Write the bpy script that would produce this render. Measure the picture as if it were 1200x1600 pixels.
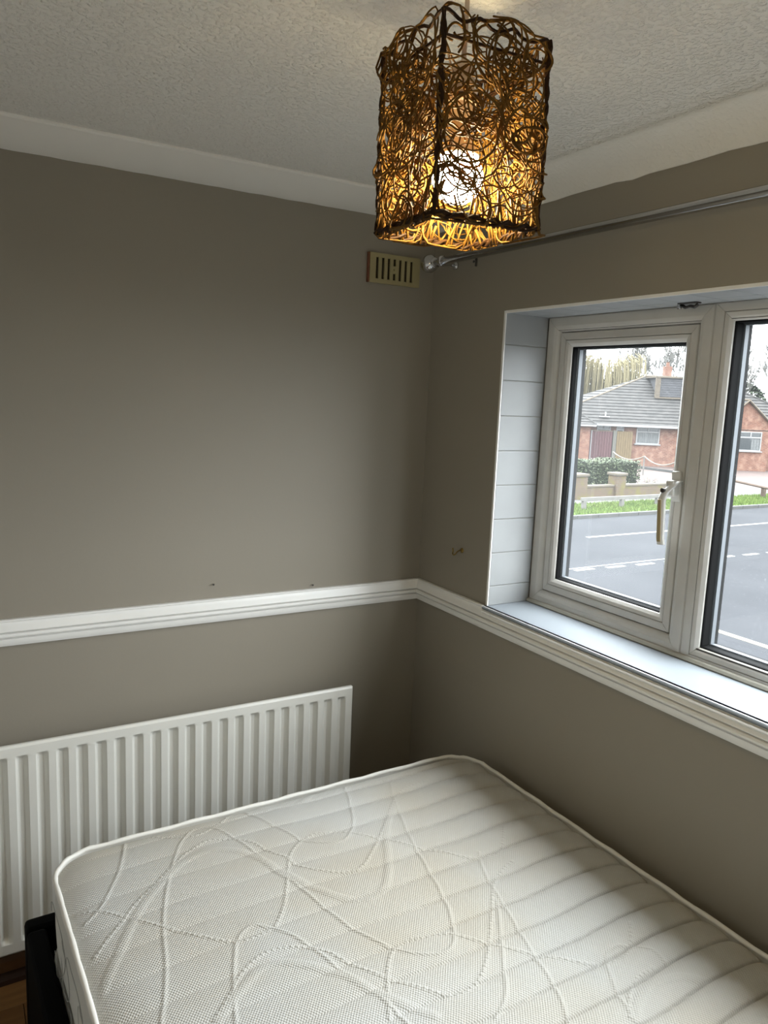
import bpy, bmesh, math, random
import numpy as np
from mathutils import Vector, Matrix

# ------------------------------------------------------------------ clear
for o in list(bpy.data.objects): bpy.data.objects.remove(o, do_unlink=True)
scene = bpy.context.scene
C = scene.collection
rnd = random.Random(7)

# ------------------------------------------------------------------ camera
cam_d = bpy.data.cameras.new('camera'); cam = bpy.data.objects.new('camera', cam_d); C.objects.link(cam)
cam_d.sensor_fit = 'VERTICAL'; cam_d.sensor_height = 24.0; cam_d.lens = 17.966
cam_d.clip_start = 0.02; cam_d.clip_end = 400
_r = Vector((0.86189205, -0.50533485, 0.04217565)); _u = Vector((0.04119718, 0.15267595, 0.98741726)); _f = Vector((0.50541556, 0.84930957, -0.15240856))
CAMZ = 1.73755
M = Matrix.Identity(4)
for i in range(3):
    M[i][0] = _r[i]; M[i][1] = _u[i]; M[i][2] = -_f[i]
M[0][3], M[1][3], M[2][3] = -1.50279, -2.26046, CAMZ
cam.matrix_world = M
scene.camera = cam

# ------------------------------------------------------------------ world: overcast sky, daylight only
W = bpy.data.worlds.new('overcast_sky'); scene.world = W; W.use_nodes = True
wn, wl = W.node_tree.nodes, W.node_tree.links
bg = wn['Background']; bg.inputs['Strength'].default_value = 16.0
# overcast sky: luminance rises smoothly from horizon to zenith
wt = wn.new('ShaderNodeTexCoord'); ws = wn.new('ShaderNodeSeparateXYZ'); wl.new(wt.outputs['Generated'], ws.inputs[0])
wr = wn.new('ShaderNodeMapRange'); wr.inputs['From Min'].default_value = 0.0; wr.inputs['From Max'].default_value = 1.0
wr.inputs['To Min'].default_value = 0.60; wr.inputs['To Max'].default_value = 1.80; wl.new(ws.outputs['Z'], wr.inputs['Value'])
wc = wn.new('ShaderNodeMix'); wc.data_type = 'RGBA'; wc.blend_type = 'MULTIPLY'; wc.inputs['Factor'].default_value = 1.0
wc.inputs['A'].default_value = (0.92, 0.965, 1.0, 1); wl.new(wr.outputs['Result'], wc.inputs['B']); wl.new(wc.outputs['Result'], bg.inputs['Color'])
# portal in the window opening: only guides sampling of the sky light
pl = bpy.data.lights.new('window_portal', 'AREA'); pl.shape = 'RECTANGLE'; pl.size = 2.39; pl.size_y = 0.92
pl.cycles.is_portal = True
po = bpy.data.objects.new('window_portal', pl); C.objects.link(po)
po.location = (0.259, -1.594, 1.535); po.rotation_euler = (math.radians(90), 0, math.radians(90))
scene.view_settings.view_transform = 'Standard'; scene.view_settings.look = 'None'
scene.view_settings.exposure = 0.0; scene.view_settings.gamma = 1.0
scene.view_settings.use_curve_mapping = False

# ------------------------------------------------------------------ helpers
def tag(o, label=None, cat=None, group=None, kind=None):
    if label: o['label'] = label
    if cat: o['category'] = cat
    if group: o['group'] = group
    if kind: o['kind'] = kind
    return o

def empty(name, loc=(0, 0, 0), rz=0.0, parent=None):
    o = bpy.data.objects.new(name, None); C.objects.link(o); o.location = loc; o.rotation_euler = (0, 0, rz)
    o.empty_display_size = 0.1
    if parent: o.parent = parent
    return o

def link(name, me, mat=None, parent=None, loc=None, rot=None, smooth=False):
    o = bpy.data.objects.new(name, me); C.objects.link(o)
    if mat is not None and not me.materials: me.materials.append(mat)
    if parent: o.parent = parent
    if loc is not None: o.location = loc
    if rot is not None: o.rotation_euler = rot
    if smooth:
        for p in me.polygons: p.use_smooth = True
    return o

def bm_obj(name, bm, mat=None, parent=None, loc=None, rot=None, smooth=False):
    bmesh.ops.recalc_face_normals(bm, faces=bm.faces[:])
    me = bpy.data.meshes.new(name); bm.to_mesh(me); bm.free()
    return link(name, me, mat, parent, loc, rot, smooth)

def pyd(name, verts, faces, mat=None, parent=None, smooth=False, loc=None, rot=None):
    me = bpy.data.meshes.new(name); me.from_pydata([tuple(v) for v in verts], [], faces); me.update()
    return link(name, me, mat, parent, loc, rot, smooth)

def bx(bm, x0, x1, y0, y1, z0, z1, bev=0.0, seg=2):
    b2 = bmesh.new()
    vs = [b2.verts.new(v) for v in ((x0,y0,z0),(x1,y0,z0),(x1,y1,z0),(x0,y1,z0),(x0,y0,z1),(x1,y0,z1),(x1,y1,z1),(x0,y1,z1))]
    for f in ((0,3,2,1),(4,5,6,7),(0,1,5,4),(1,2,6,5),(2,3,7,6),(3,0,4,7)): b2.faces.new([vs[i] for i in f])
    if bev > 0: bmesh.ops.bevel(b2, geom=b2.edges[:], offset=bev, segments=seg, affect='EDGES', profile=0.5)
    me = bpy.data.meshes.new('t'); b2.to_mesh(me); b2.free(); bm.from_mesh(me); bpy.data.meshes.remove(me)

def box(name, dims, mat, parent=None, bev=0.0, loc=None, rot=None, seg=2):
    bm = bmesh.new(); bx(bm, *dims, bev=bev, seg=seg)
    return bm_obj(name, bm, mat, parent, loc, rot)

def tube(bm, pts, r, n=8, closed=False, cap=True):
    """sweep a circle along points; r may be a list"""
    pts = [Vector(p) for p in pts]; L = len(pts)
    if not isinstance(r, (list, tuple)): r = [r]*L
    rings = []; up = None
    for i, p in enumerate(pts):
        a = pts[(i-1) % L] if (closed or i > 0) else p
        b = pts[(i+1) % L] if (closed or i < L-1) else p
        t = (b-a)
        t = t.normalized() if t.length > 1e-9 else Vector((0,0,1))
        if up is None:
            up = Vector((0,0,1)) if abs(t.z) < 0.9 else Vector((1,0,0))
        s = t.cross(up)
        if s.length < 1e-6: s = t.cross(Vector((0.3,1,0.2)))
        s.normalize(); up = s.cross(t).normalized()
        rings.append([bm.verts.new(p + (s*math.cos(2*math.pi*k/n) + up*math.sin(2*math.pi*k/n))*r[i]) for k in range(n)])
    rng = range(L) if closed else range(L-1)
    for i in rng:
        A, B = rings[i], rings[(i+1) % L]
        for k in range(n): bm.faces.new((A[k], A[(k+1) % n], B[(k+1) % n], B[k]))
    if cap and not closed:
        bm.faces.new(rings[0][::-1]); bm.faces.new(rings[-1])

def lathe(bm, prof, n=24, axis='Z', off=(0,0,0)):
    """prof: list of (r, h) along axis"""
    rings = []
    for r, h in prof:
        ring = []
        for k in range(n):
            a = 2*math.pi*k/n; c, s = math.cos(a)*max(r, 1e-5), math.sin(a)*max(r, 1e-5)
            v = {'Z': (c, s, h), 'Y': (c, h, s), 'X': (h, c, s)}[axis]
            ring.append(bm.verts.new((v[0]+off[0], v[1]+off[1], v[2]+off[2])))
        rings.append(ring)
    for A, B in zip(rings, rings[1:]):
        for k in range(n): bm.faces.new((A[k], A[(k+1) % n], B[(k+1) % n], B[k]))
    bm.faces.new(rings[0][::-1]); bm.faces.new(rings[-1])

def sweep_profile(name, prof, a, b, nrm, mat, parent=None, n=1, wob=None):
    """extrude a (d,z) profile from point a to b (xy), d measured along nrm"""
    a = Vector(a); b = Vector(b); nrm = Vector(nrm); vs = []; fs = []; m = len(prof)
    for i in range(n+1):
        p = a.lerp(b, i/n)
        for j, (d, z) in enumerate(prof):
            w = wob(i, j) if wob else 0.0
            vs.append((p.x+nrm.x*d, p.y+nrm.y*d, z+w))
    for i in range(n):
        for j in range(m):
            k = (j+1) % m
            fs.append((i*m+j, i*m+k, (i+1)*m+k, (i+1)*m+j))
    fs.append(tuple(range(m))[::-1]); fs.append(tuple(n*m+j for j in range(m)))
    o = pyd(name, vs, fs, mat, parent)
    bm = bmesh.new(); bm.from_mesh(o.data); bmesh.ops.recalc_face_normals(bm, faces=bm.faces[:]); bm.to_mesh(o.data); bm.free()
    return o

def autosmooth(o, ang=35):
    bm = bmesh.new(); bm.from_mesh(o.data); lim = math.radians(ang)
    for e in bm.edges:
        e.smooth = not (len(e.link_faces) == 2 and e.calc_face_angle(0) > lim)
    for f in bm.faces: f.smooth = True
    bm.to_mesh(o.data); bm.free()
    return o

# ------------------------------------------------------------------ materials
TONE = 1.0   # darkens all outdoor base colours to offset the strong daylight (set below)
def mat(name, col, rough=0.6, spec=0.4, metal=0.0, var=0.0, vscale=4.0, bump=0.0, bscale=60.0, bdist=0.002, col2=None, coat=0.0, detail=4.0):
    col = tuple(c*TONE for c in col); col2 = tuple(c*TONE for c in col2) if col2 else None
    m = bpy.data.materials.new(name); m.use_nodes = True
    nt = m.node_tree; n = nt.nodes; l = nt.links; b = n['Principled BSDF']
    b.inputs['Base Color'].default_value = (*col, 1); b.inputs['Roughness'].default_value = rough
    b.inputs['Specular IOR Level'].default_value = spec; b.inputs['Metallic'].default_value = metal
    if coat: b.inputs['Coat Weight'].default_value = coat; b.inputs['Coat Roughness'].default_value = 0.15
    tc = n.new('ShaderNodeTexCoord')
    if var > 0 or col2:
        t = n.new('ShaderNodeTexNoise'); t.inputs['Scale'].default_value = vscale; t.inputs['Detail'].default_value = detail
        l.new(tc.outputs['Object'], t.inputs['Vector'])
        r = n.new('ShaderNodeValToRGB'); r.color_ramp.elements[0].position = 0.3; r.color_ramp.elements[1].position = 0.7
        c2 = col2 or tuple(min(1, c*(1+var)) for c in col)
        c1 = col if col2 else tuple(c*(1-var) for c in col)
        r.color_ramp.elements[0].color = (*c1, 1); r.color_ramp.elements[1].color = (*c2, 1)
        l.new(t.outputs['Fac'], r.inputs['Fac']); l.new(r.outputs['Color'], b.inputs['Base Color'])
    if bump > 0:
        t2 = n.new('ShaderNodeTexNoise'); t2.inputs['Scale'].default_value = bscale; t2.inputs['Detail'].default_value = 3.0
        l.new(tc.outputs['Object'], t2.inputs['Vector'])
        bp = n.new('ShaderNodeBump'); bp.inputs['Strength'].default_value = bump; bp.inputs['Distance'].default_value = bdist
        l.new(t2.outputs['Fac'], bp.inputs['Height']); l.new(bp.outputs['Normal'], b.inputs['Normal'])
    return m

def emit_mat(name, col, strength):
    m = bpy.data.materials.new(name); m.use_nodes = True; n = m.node_tree.nodes; l = m.node_tree.links
    n.remove(n['Principled BSDF']); e = n.new('ShaderNodeEmission'); e.inputs['Color'].default_value = (*col, 1); e.inputs['Strength'].default_value = strength
    l.new(e.outputs[0], n['Material Output'].inputs['Surface']); return m

def brick_mat(name, c1, c2, mortar, scale=1.0, moss=None):
    c1, c2, mortar = [tuple(c*TONE for c in q) for q in (c1, c2, mortar)]; moss = tuple(c*TONE for c in moss) if moss else None
    m = bpy.data.materials.new(name); m.use_nodes = True; n = m.node_tree.nodes; l = m.node_tree.links; b = n['Principled BSDF']
    b.inputs['Roughness'].default_value = 0.9; b.inputs['Specular IOR Level'].default_value = 0.2
    tc = n.new('ShaderNodeTexCoord'); sx = n.new('ShaderNodeSeparateXYZ'); l.new(tc.outputs['Object'], sx.inputs[0])
    ad = n.new('ShaderNodeMath'); ad.operation = 'ADD'; l.new(sx.outputs['X'], ad.inputs[0]); l.new(sx.outputs['Y'], ad.inputs[1])
    cb = n.new('ShaderNodeCombineXYZ'); l.new(ad.outputs[0], cb.inputs['X']); l.new(sx.outputs['Z'], cb.inputs['Y'])
    br = n.new('ShaderNodeTexBrick'); l.new(cb.outputs[0], br.inputs['Vector'])
    br.inputs['Color1'].default_value = (*c1, 1); br.inputs['Color2'].default_value = (*c2, 1); br.inputs['Mortar'].default_value = (*mortar, 1)
    br.inputs['Scale'].default_value = scale; br.inputs['Brick Width'].default_value = 0.225; br.inputs['Row Height'].default_value = 0.075; br.inputs['Mortar Size'].default_value = 0.008
    no = n.new('ShaderNodeTexNoise'); no.inputs['Scale'].default_value = 3.6; no.inputs['Detail'].default_value = 5; l.new(tc.outputs['Object'], no.inputs['Vector'])
    mx = n.new('ShaderNodeMix'); mx.data_type = 'RGBA'
    rp = n.new('ShaderNodeValToRGB'); rp.color_ramp.elements[0].position = 0.46; rp.color_ramp.elements[1].position = 0.66
    l.new(no.outputs['Fac'], rp.inputs['Fac']); l.new(rp.outputs['Color'], mx.inputs['Factor'])
    l.new(br.outputs['Color'], mx.inputs['A']); mx.inputs['B'].default_value = (*(moss or tuple(min(1, c*1.5) for c in c2)), 1)
    l.new(mx.outputs['Result'], b.inputs['Base Color'])
    return m

M_WALL = mat('grey_wall_paint', (0.285, 0.256, 0.208), 0.55, 0.35, var=0.02, vscale=2.0, bump=0.12, bscale=90, bdist=0.0015)
M_PALE = mat('pale_painted_plaster', (0.66, 0.64, 0.59), 0.6, 0.3)  # for the two unseen walls, pale to bounce more daylight into the room
M_WHITE = mat('white_gloss_paint', (0.85, 0.84, 0.81), 0.32, 0.45, var=0.02, vscale=6, bump=0.04, bscale=30)
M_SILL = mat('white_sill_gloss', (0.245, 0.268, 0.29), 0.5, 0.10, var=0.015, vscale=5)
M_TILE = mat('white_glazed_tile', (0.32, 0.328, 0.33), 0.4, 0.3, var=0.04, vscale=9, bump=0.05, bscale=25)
M_GROUT = mat('tile_grout', (0.42, 0.41, 0.38), 0.9, 0.1)
M_UPVC = mat('white_upvc', (0.58, 0.56, 0.52), 0.35, 0.45, var=0.06, vscale=10)
M_GROOVE = mat('dark_frame_joint', (0.06, 0.055, 0.05), 0.8, 0.2)
M_GASKET = mat('black_rubber_gasket', (0.005, 0.005, 0.005), 0.8, 0.08)
M_SPACER = mat('silver_spacer_bar', (0.10, 0.11, 0.12), 0.6, 0.3)
M_BLACK = mat('black_faux_leather', (0.002, 0.002, 0.0022), 0.7, 0.05, bump=0.15, bscale=300, bdist=0.001)
M_CHROME = mat('brushed_chrome', (0.55, 0.55, 0.55), 0.09, 0.5, metal=1.0)
M_BRASS = mat('aged_brass', (0.30, 0.21, 0.07), 0.35, 0.5, metal=1.0)
M_DKMETAL = mat('dull_dark_metal', (0.09, 0.085, 0.08), 0.4, 0.5, metal=0.8)
M_RAD = mat('white_radiator_enamel', (0.74, 0.73, 0.68), 0.34, 0.45, var=0.03, vscale=5, bump=0.03, bscale=20)
M_SKIRT = mat('stained_wood_skirting', (0.16, 0.075, 0.03), 0.45, 0.4, col2=(0.10, 0.045, 0.018), vscale=14)
M_SKIRT2 = mat('dark_wood_beading', (0.03, 0.013, 0.008), 0.5, 0.3)
M_GRILLE = mat('yellowed_cream_plastic', (0.34, 0.29, 0.15), 0.5, 0.4, var=0.06, vscale=25)
M_GRILLE_EDGE = mat('bare_brown_grille_edge', (0.17, 0.065, 0.035), 0.7, 0.3, var=0.2, vscale=60)
M_GRILLE_IN = mat('dusty_vent_inside', (0.05, 0.04, 0.025), 0.9, 0.1)

def ceiling_mat(name, strength):
    m = bpy.data.materials.new(name); m.use_nodes = True; n = m.node_tree.nodes; l = m.node_tree.links; b = n['Principled BSDF']
    b.inputs['Base Color'].default_value = (0.87, 0.845, 0.785, 1); b.inputs['Roughness'].default_value = 0.8; b.inputs['Specular IOR Level'].default_value = 0.2
    tc = n.new('ShaderNodeTexCoord')
    a = n.new('ShaderNodeTexNoise'); a.inputs['Scale'].default_value = 105; a.inputs['Detail'].default_value = 2.0; a.inputs['Roughness'].default_value = 0.5
    l.new(tc.outputs['Object'], a.inputs['Vector'])
    r = n.new('ShaderNodeValToRGB'); r.color_ramp.elements[0].position = 0.46; r.color_ramp.elements[1].position = 0.66
    l.new(a.outputs['Fac'], r.inputs['Fac'])
    bp = n.new('ShaderNodeBump'); bp.inputs['Strength'].default_value = strength; bp.inputs['Distance'].default_value = 0.005
    l.new(r.outputs['Color'], bp.inputs['Height']); l.new(bp.outputs['Normal'], b.inputs['Normal'])
    return m
M_CEIL = ceiling_mat('stippled_white_ceiling', 0.68)
M_COVE = ceiling_mat('softly_stippled_cove', 0.16)
M_COVING = mat('white_coving_paint', (0.87, 0.845, 0.785), 0.7, 0.25, bump=0.08, bscale=25)

def glass_mat(name='dusty_window_glass', film=0.003, spots=True):
    m = bpy.data.materials.new(name); m.use_nodes = True; n = m.node_tree.nodes; l = m.node_tree.links
    n.remove(n['Principled BSDF'])
    tr = n.new('ShaderNodeBsdfTransparent'); tr.inputs['Color'].default_value = (0.96, 0.97, 0.97, 1)
    gl = n.new('ShaderNodeBsdfGlossy'); gl.inputs['Roughness'].default_value = 0.02
    lw = n.new('ShaderNodeLayerWeight'); lw.inputs['Blend'].default_value = 0.5
    pw = n.new('ShaderNodeMath'); pw.operation = 'POWER'; l.new(lw.outputs['Facing'], pw.inputs[0]); pw.inputs[1].default_value = 5.0
    fr = n.new('ShaderNodeMath'); fr.operation = 'MULTIPLY_ADD'; l.new(pw.outputs[0], fr.inputs[0]); fr.inputs[1].default_value = 0.5; fr.inputs[2].default_value = 0.03
    mx = n.new('ShaderNodeMixShader'); l.new(fr.outputs[0], mx.inputs[0]); l.new(tr.outputs[0], mx.inputs[1]); l.new(gl.outputs[0], mx.inputs[2])
    di = n.new('ShaderNodeBsdfTranslucent'); di.inputs['Color'].default_value = (0.9, 0.93, 0.95, 1)
    tc = n.new('ShaderNodeTexCoord')
    v = n.new('ShaderNodeTexVoronoi'); v.inputs['Scale'].default_value = 75; l.new(tc.outputs['Object'], v.inputs['Vector'])
    rp = n.new('ShaderNodeValToRGB'); rp.color_ramp.elements[0].position = 0.05; rp.color_ramp.elements[1].position = 0.16
    rp.color_ramp.elements[0].color = (1,1,1,1); rp.color_ramp.elements[1].color = (0,0,0,1)
    l.new(v.outputs['Distance'], rp.inputs['Fac'])
    no = n.new('ShaderNodeTexNoise'); no.inputs['Scale'].default_value = 14; l.new(tc.outputs['Object'], no.inputs['Vector'])
    m1 = n.new('ShaderNodeMath'); m1.operation = 'MULTIPLY'; l.new(rp.outputs['Color'], m1.inputs[0]); l.new(no.outputs['Fac'], m1.inputs[1])
    m2 = n.new('ShaderNodeMath'); m2.operation = 'MULTIPLY_ADD'; l.new(m1.outputs[0], m2.inputs[0]); m2.inputs[1].default_value = 0.05 if spots else 0.0; m2.inputs[2].default_value = film
    mx2 = n.new('ShaderNodeMixShader'); l.new(m2.outputs[0], mx2.inputs[0]); l.new(mx.outputs[0], mx2.inputs[1]); l.new(di.outputs[0], mx2.inputs[2])
    l.new(mx2.outputs[0], n['Material Output'].inputs['Surface'])
    return m
M_GLASS = glass_mat('misty_casement_glass', 0.0098)
M_GLASS2 = glass_mat('clearer_fixed_glass', 0.0048)

# ------------------------------------------------------------------ room shell
Z0 = 0.085           # floor lies 8.5 cm below the survey datum
DADO = 1.0 + Z0      # top of dado rail / window sill
CEIL = 2.265 + Z0
XW, YW = -2.5, -3.2
HEAD = 1.914 + Z0
YL, YR = -0.394, -2.794   # window opening
XF = 0.17                 # room face of window frame

tag(box('wall_left', (XW-0.1, 0.28, 0.0, 0.12, 0, CEIL+0.1), M_WALL), 'grey painted wall behind the white radiator', 'wall', kind='structure')
bm = bmesh.new()
bx(bm, 0, 0.262, YW, 0, 0, DADO-0.014); bx(bm, 0, 0.262, YW, 0, HEAD, CEIL+0.1)
bx(bm, 0, 0.262, YL, 0, DADO-0.014, HEAD); bx(bm, 0, 0.262, YW, YR, DADO-0.014, HEAD)
wall_right = tag(bm_obj('wall_right', bm, M_WALL), 'grey painted wall around the window', 'wall', kind='structure')
tag(box('wall_back', (XW-0.1, 0.28, YW-0.1, YW, 0, CEIL+0.1), M_PALE), 'pale wall opposite the radiator, out of view', 'wall', kind='structure')
tag(box('wall_front', (XW-0.1, XW, YW, 0.0, 0, CEIL+0.1), M_PALE), 'pale wall opposite the window, out of view', 'wall', kind='structure')
tag(box('ceiling', (XW, 0, YW, 0, CEIL, CEIL+0.1), M_CEIL), 'off white ceiling with a stippled textured finish', 'ceiling', kind='structure')

# floor with planks
M_SUB = mat('dark_underfloor', (0.02, 0.012, 0.008), 0.9, 0.1)
floor = tag(box('floor', (XW, 0, YW, 0, -0.06, -0.014), M_SUB), 'brown laminate plank floor beside the bed', 'floor', kind='structure')
planks = [mat('laminate_plank_%d' % i, c, 0.35, 0.4, col2=c2, vscale=7, detail=6) for i, (c, c2) in enumerate((
    ((0.21, 0.105, 0.036), (0.14, 0.066, 0.022)), ((0.24, 0.12, 0.042), (0.17, 0.08, 0.027)), ((0.18, 0.088, 0.03), (0.125, 0.058, 0.02))))]
for pm in planks:   # stretch grain along the board
    nt = pm.node_tree; tcn = [q for q in nt.nodes if q.type == 'TEX_COORD'][0]; tx = [q for q in nt.nodes if q.type == 'TEX_NOISE'][0]
    mp = nt.nodes.new('ShaderNodeMapping'); mp.inputs['Scale'].default_value = (0.7, 9, 1)
    nt.links.new(tcn.outputs['Object'], mp.inputs['Vector']); nt.links.new(mp.outputs['Vector'], tx.inputs['Vector'])
PW = 0.125; plank_me = {}
for i in range(int(3.2/PW)+1):
    y1 = -0.002 - i*PW; y0 = max(y1 - PW + 0.002, YW)
    if y1 - y0 < 0.02: continue
    x = XW - rnd.random()*0.9
    while x < 0:
        xa, xb = max(x, XW), min(x+1.2-0.002, 0)
        if xb - xa > 0.03:
            box('plank', (xa, xb, y0, y1, -0.0139, 0.0), planks[rnd.randrange(3)], floor, bev=0.0012, seg=1)
        x += 1.2

# skirting
for nm, a, b, nr in (('baseboard_left', (XW, 0), (0, 0), (0, -1)), ('baseboard_right', (0, YW), (0, 0), (-1, 0))):
    o = sweep_profile(nm, [(0, 0.001), (0.016, 0.001), (0.016, 0.062), (0.012, 0.075), (0, 0.078)], a, b, nr, M_SKIRT)
    tag(o, 'brown stained wooden skirting board under the ' + ('radiator' if nm.endswith('left') else 'window wall, behind the bed'), 'skirting', kind='structure')
    bd = sweep_profile('floor_bead', [(0.016, 0.001), (0.034, 0.001), (0.032, 0.014), (0.026, 0.024), (0.016, 0.030)], a, b, nr, M_SKIRT2, parent=o)

# dado rail
def dado_prof(h=0.074, top=DADO):
    P = [(0,1.0),(.011,1.0),(.0135,.97),(.0135,.93),(.011,.90),(.012,.84),(.015,.74),(.020,.64),(.0215,.59),(.0205,.555),(.0125,.535),(.0125,.52),(.0225,.50),(.0255,.45),(.0255,.40),(.0235,.355),(.0125,.335),(.0125,.315),(.0185,.27),(.0175,.16),(.0145,.06),(.012,0),(0,0)]
    return [(d, top - h + h*t) for d, t in P]
o = sweep_profile('trim_1', dado_prof(), (XW, 0), (0, 0), (0, -1), M_WHITE); autosmooth(o, 30)
tag(o, 'white moulded dado rail above the radiator', 'dado rail', kind='structure')
o = sweep_profile('trim_2', dado_prof(0.074, DADO), (0, YW), (0, 0), (-1, 0), M_WHITE); autosmooth(o, 30)
tag(o, 'white moulded dado rail running under the window sill', 'dado rail', kind='structure')
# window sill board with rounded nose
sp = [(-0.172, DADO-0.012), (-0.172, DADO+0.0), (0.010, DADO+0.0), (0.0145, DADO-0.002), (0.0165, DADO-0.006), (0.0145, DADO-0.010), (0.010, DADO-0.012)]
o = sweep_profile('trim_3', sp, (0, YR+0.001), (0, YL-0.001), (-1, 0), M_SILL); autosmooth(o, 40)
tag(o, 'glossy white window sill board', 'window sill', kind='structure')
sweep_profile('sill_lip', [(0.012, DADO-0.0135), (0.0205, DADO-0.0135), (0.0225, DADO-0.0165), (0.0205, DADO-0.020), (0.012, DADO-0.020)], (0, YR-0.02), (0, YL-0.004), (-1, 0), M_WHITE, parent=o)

# coving on radiator wall: wide shallow concave
cv = [(0, CEIL), (0, CEIL-0.045)]
for i in range(0, 9):
    t = i/8; cv.append((0.006 + 0.136*t, CEIL - 0.045 + 0.037*(t**1.35)))
cv += [(0.146, CEIL-0.0085), (0.150, CEIL-0.005), (0.150, CEIL)]
o = sweep_profile('trim_4', cv, (XW, 0), (0, 0), (0, -1), M_COVING, n=60, wob=lambda i, j: (0.0005*math.sin(i*1.7)+0.0004*math.sin(i*4.1)) if j in (1, 2) else 0.0); autosmooth(o, 25)
tag(o, 'white coving between the ceiling and the radiator wall', 'coving', kind='structure')
# soft plastered cove over the window wall
cv = [(0, CEIL), (0, CEIL-0.069)]
for i in range(0, 13):
    t = i/12; cv.append((0.004 + 0.09*t, CEIL - 0.069 + 0.069*(1-(1-t)**1.7)))
cv.append((0.13, CEIL+0.002))
wobv = [rnd.uniform(-0.003, 0.003) for _ in range(61)]
o = sweep_profile('trim_5', cv, (0, YW), (0, 0), (-1, 0), M_COVE, n=60, wob=lambda i, j: wobv[i] if j in (1, 2) else 0.0); autosmooth(o, 40)
tag(o, 'soft textured plaster cove above the curtain pole', 'coving', kind='structure')

# ------------------------------------------------------------------ reveal tiles (parts of the window wall)
TH = 0.1075
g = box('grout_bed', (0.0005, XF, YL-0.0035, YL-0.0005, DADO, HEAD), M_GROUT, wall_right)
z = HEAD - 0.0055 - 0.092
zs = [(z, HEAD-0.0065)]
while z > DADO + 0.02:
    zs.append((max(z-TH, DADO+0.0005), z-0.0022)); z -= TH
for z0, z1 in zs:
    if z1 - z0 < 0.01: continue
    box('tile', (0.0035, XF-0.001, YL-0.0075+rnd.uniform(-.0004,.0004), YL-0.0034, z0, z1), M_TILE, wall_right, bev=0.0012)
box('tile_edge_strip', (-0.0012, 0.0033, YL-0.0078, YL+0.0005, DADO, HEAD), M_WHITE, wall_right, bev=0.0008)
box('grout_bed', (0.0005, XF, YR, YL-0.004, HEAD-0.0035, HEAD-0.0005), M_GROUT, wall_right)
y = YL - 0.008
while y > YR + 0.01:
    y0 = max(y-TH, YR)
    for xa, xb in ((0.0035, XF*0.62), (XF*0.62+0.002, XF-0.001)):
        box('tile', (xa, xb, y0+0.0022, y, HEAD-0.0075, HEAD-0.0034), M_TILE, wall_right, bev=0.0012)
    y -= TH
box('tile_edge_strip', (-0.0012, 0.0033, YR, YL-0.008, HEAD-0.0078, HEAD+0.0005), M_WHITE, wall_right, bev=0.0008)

# ------------------------------------------------------------------ window
win = tag(empty('window_1', (0, 0, 0)), 'white plastic double glazed window with a side casement', 'window', kind='structure')
FT, FB = 1.9065+Z0, 0.996+Z0       # outer frame
def ring_members(names, y0, y1, z0, z1, w, prof, matl, parent, wtop=None, wbot=None, bothmit=True):
    """four mitred members around an opening. y0>y1 (left,right). prof: list of (t 0..1 across width from outer to inner, x)"""
    wt = wtop or w; wb = wbot or w
    O = [(y0, z0), (y0, z1), (y1, z1), (y1, z0)]
    def P(k, t):
        y = y0 - w*t if k in (0, 1) else y1 + w*t
        z = z0 + wb*t if k in (0, 3) else z1 - wt*t
        return y, z
    for nm, (a, b) in zip(names, ((0,1),(1,2),(2,3),(3,0))):
        vs = []; m = len(prof)
        for k in (a, b):
            for t, x in prof:
                yy, zz = P(k, t); vs.append((x, yy, zz))
        fs = [(j, (j+1) % m, m+(j+1) % m, m+j) for j in range(m)] + [tuple(range(m))[::-1], tuple(range(m, 2*m))]
        bm = bmesh.new(); V = [bm.verts.new(v) for v in vs]
        for f in fs: bm.faces.new([V[i] for i in f])
        # shrink a hair towards the middle of the member so that the welded mitres read as joints
        c = sum((v.co for v in V), Vector())/len(V)
        L = max(abs(V[0].co.y-V[m].co.y), abs(V[0].co.z-V[m].co.z)); s = 1-0.0011/L
        for v in V:
            if a in (0, 2): v.co.z = c.z + (v.co.z-c.z)*s
            else: v.co.y = c.y + (v.co.y-c.y)*s
        bm_obj(nm, bm, matl, parent)

def sloped(w_t, x_out, x_in, x_back):
    """rounded face profile: t, x"""
    return [(0, x_back), (0, x_out+0.004), (0.06, x_out), (0.62, x_out), (0.80, x_out+0.003), (0.94, x_in-0.004), (1.0, x_in), (1.0, x_back)]
ym1 = -0.993; ym2 = -2.195; MW = 0.026      # mullion centres, half width
XB = XF + 0.07
fr = [('frame_jamb', 'frame_head', 'frame_mullion', 'frame_rail')]
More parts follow.
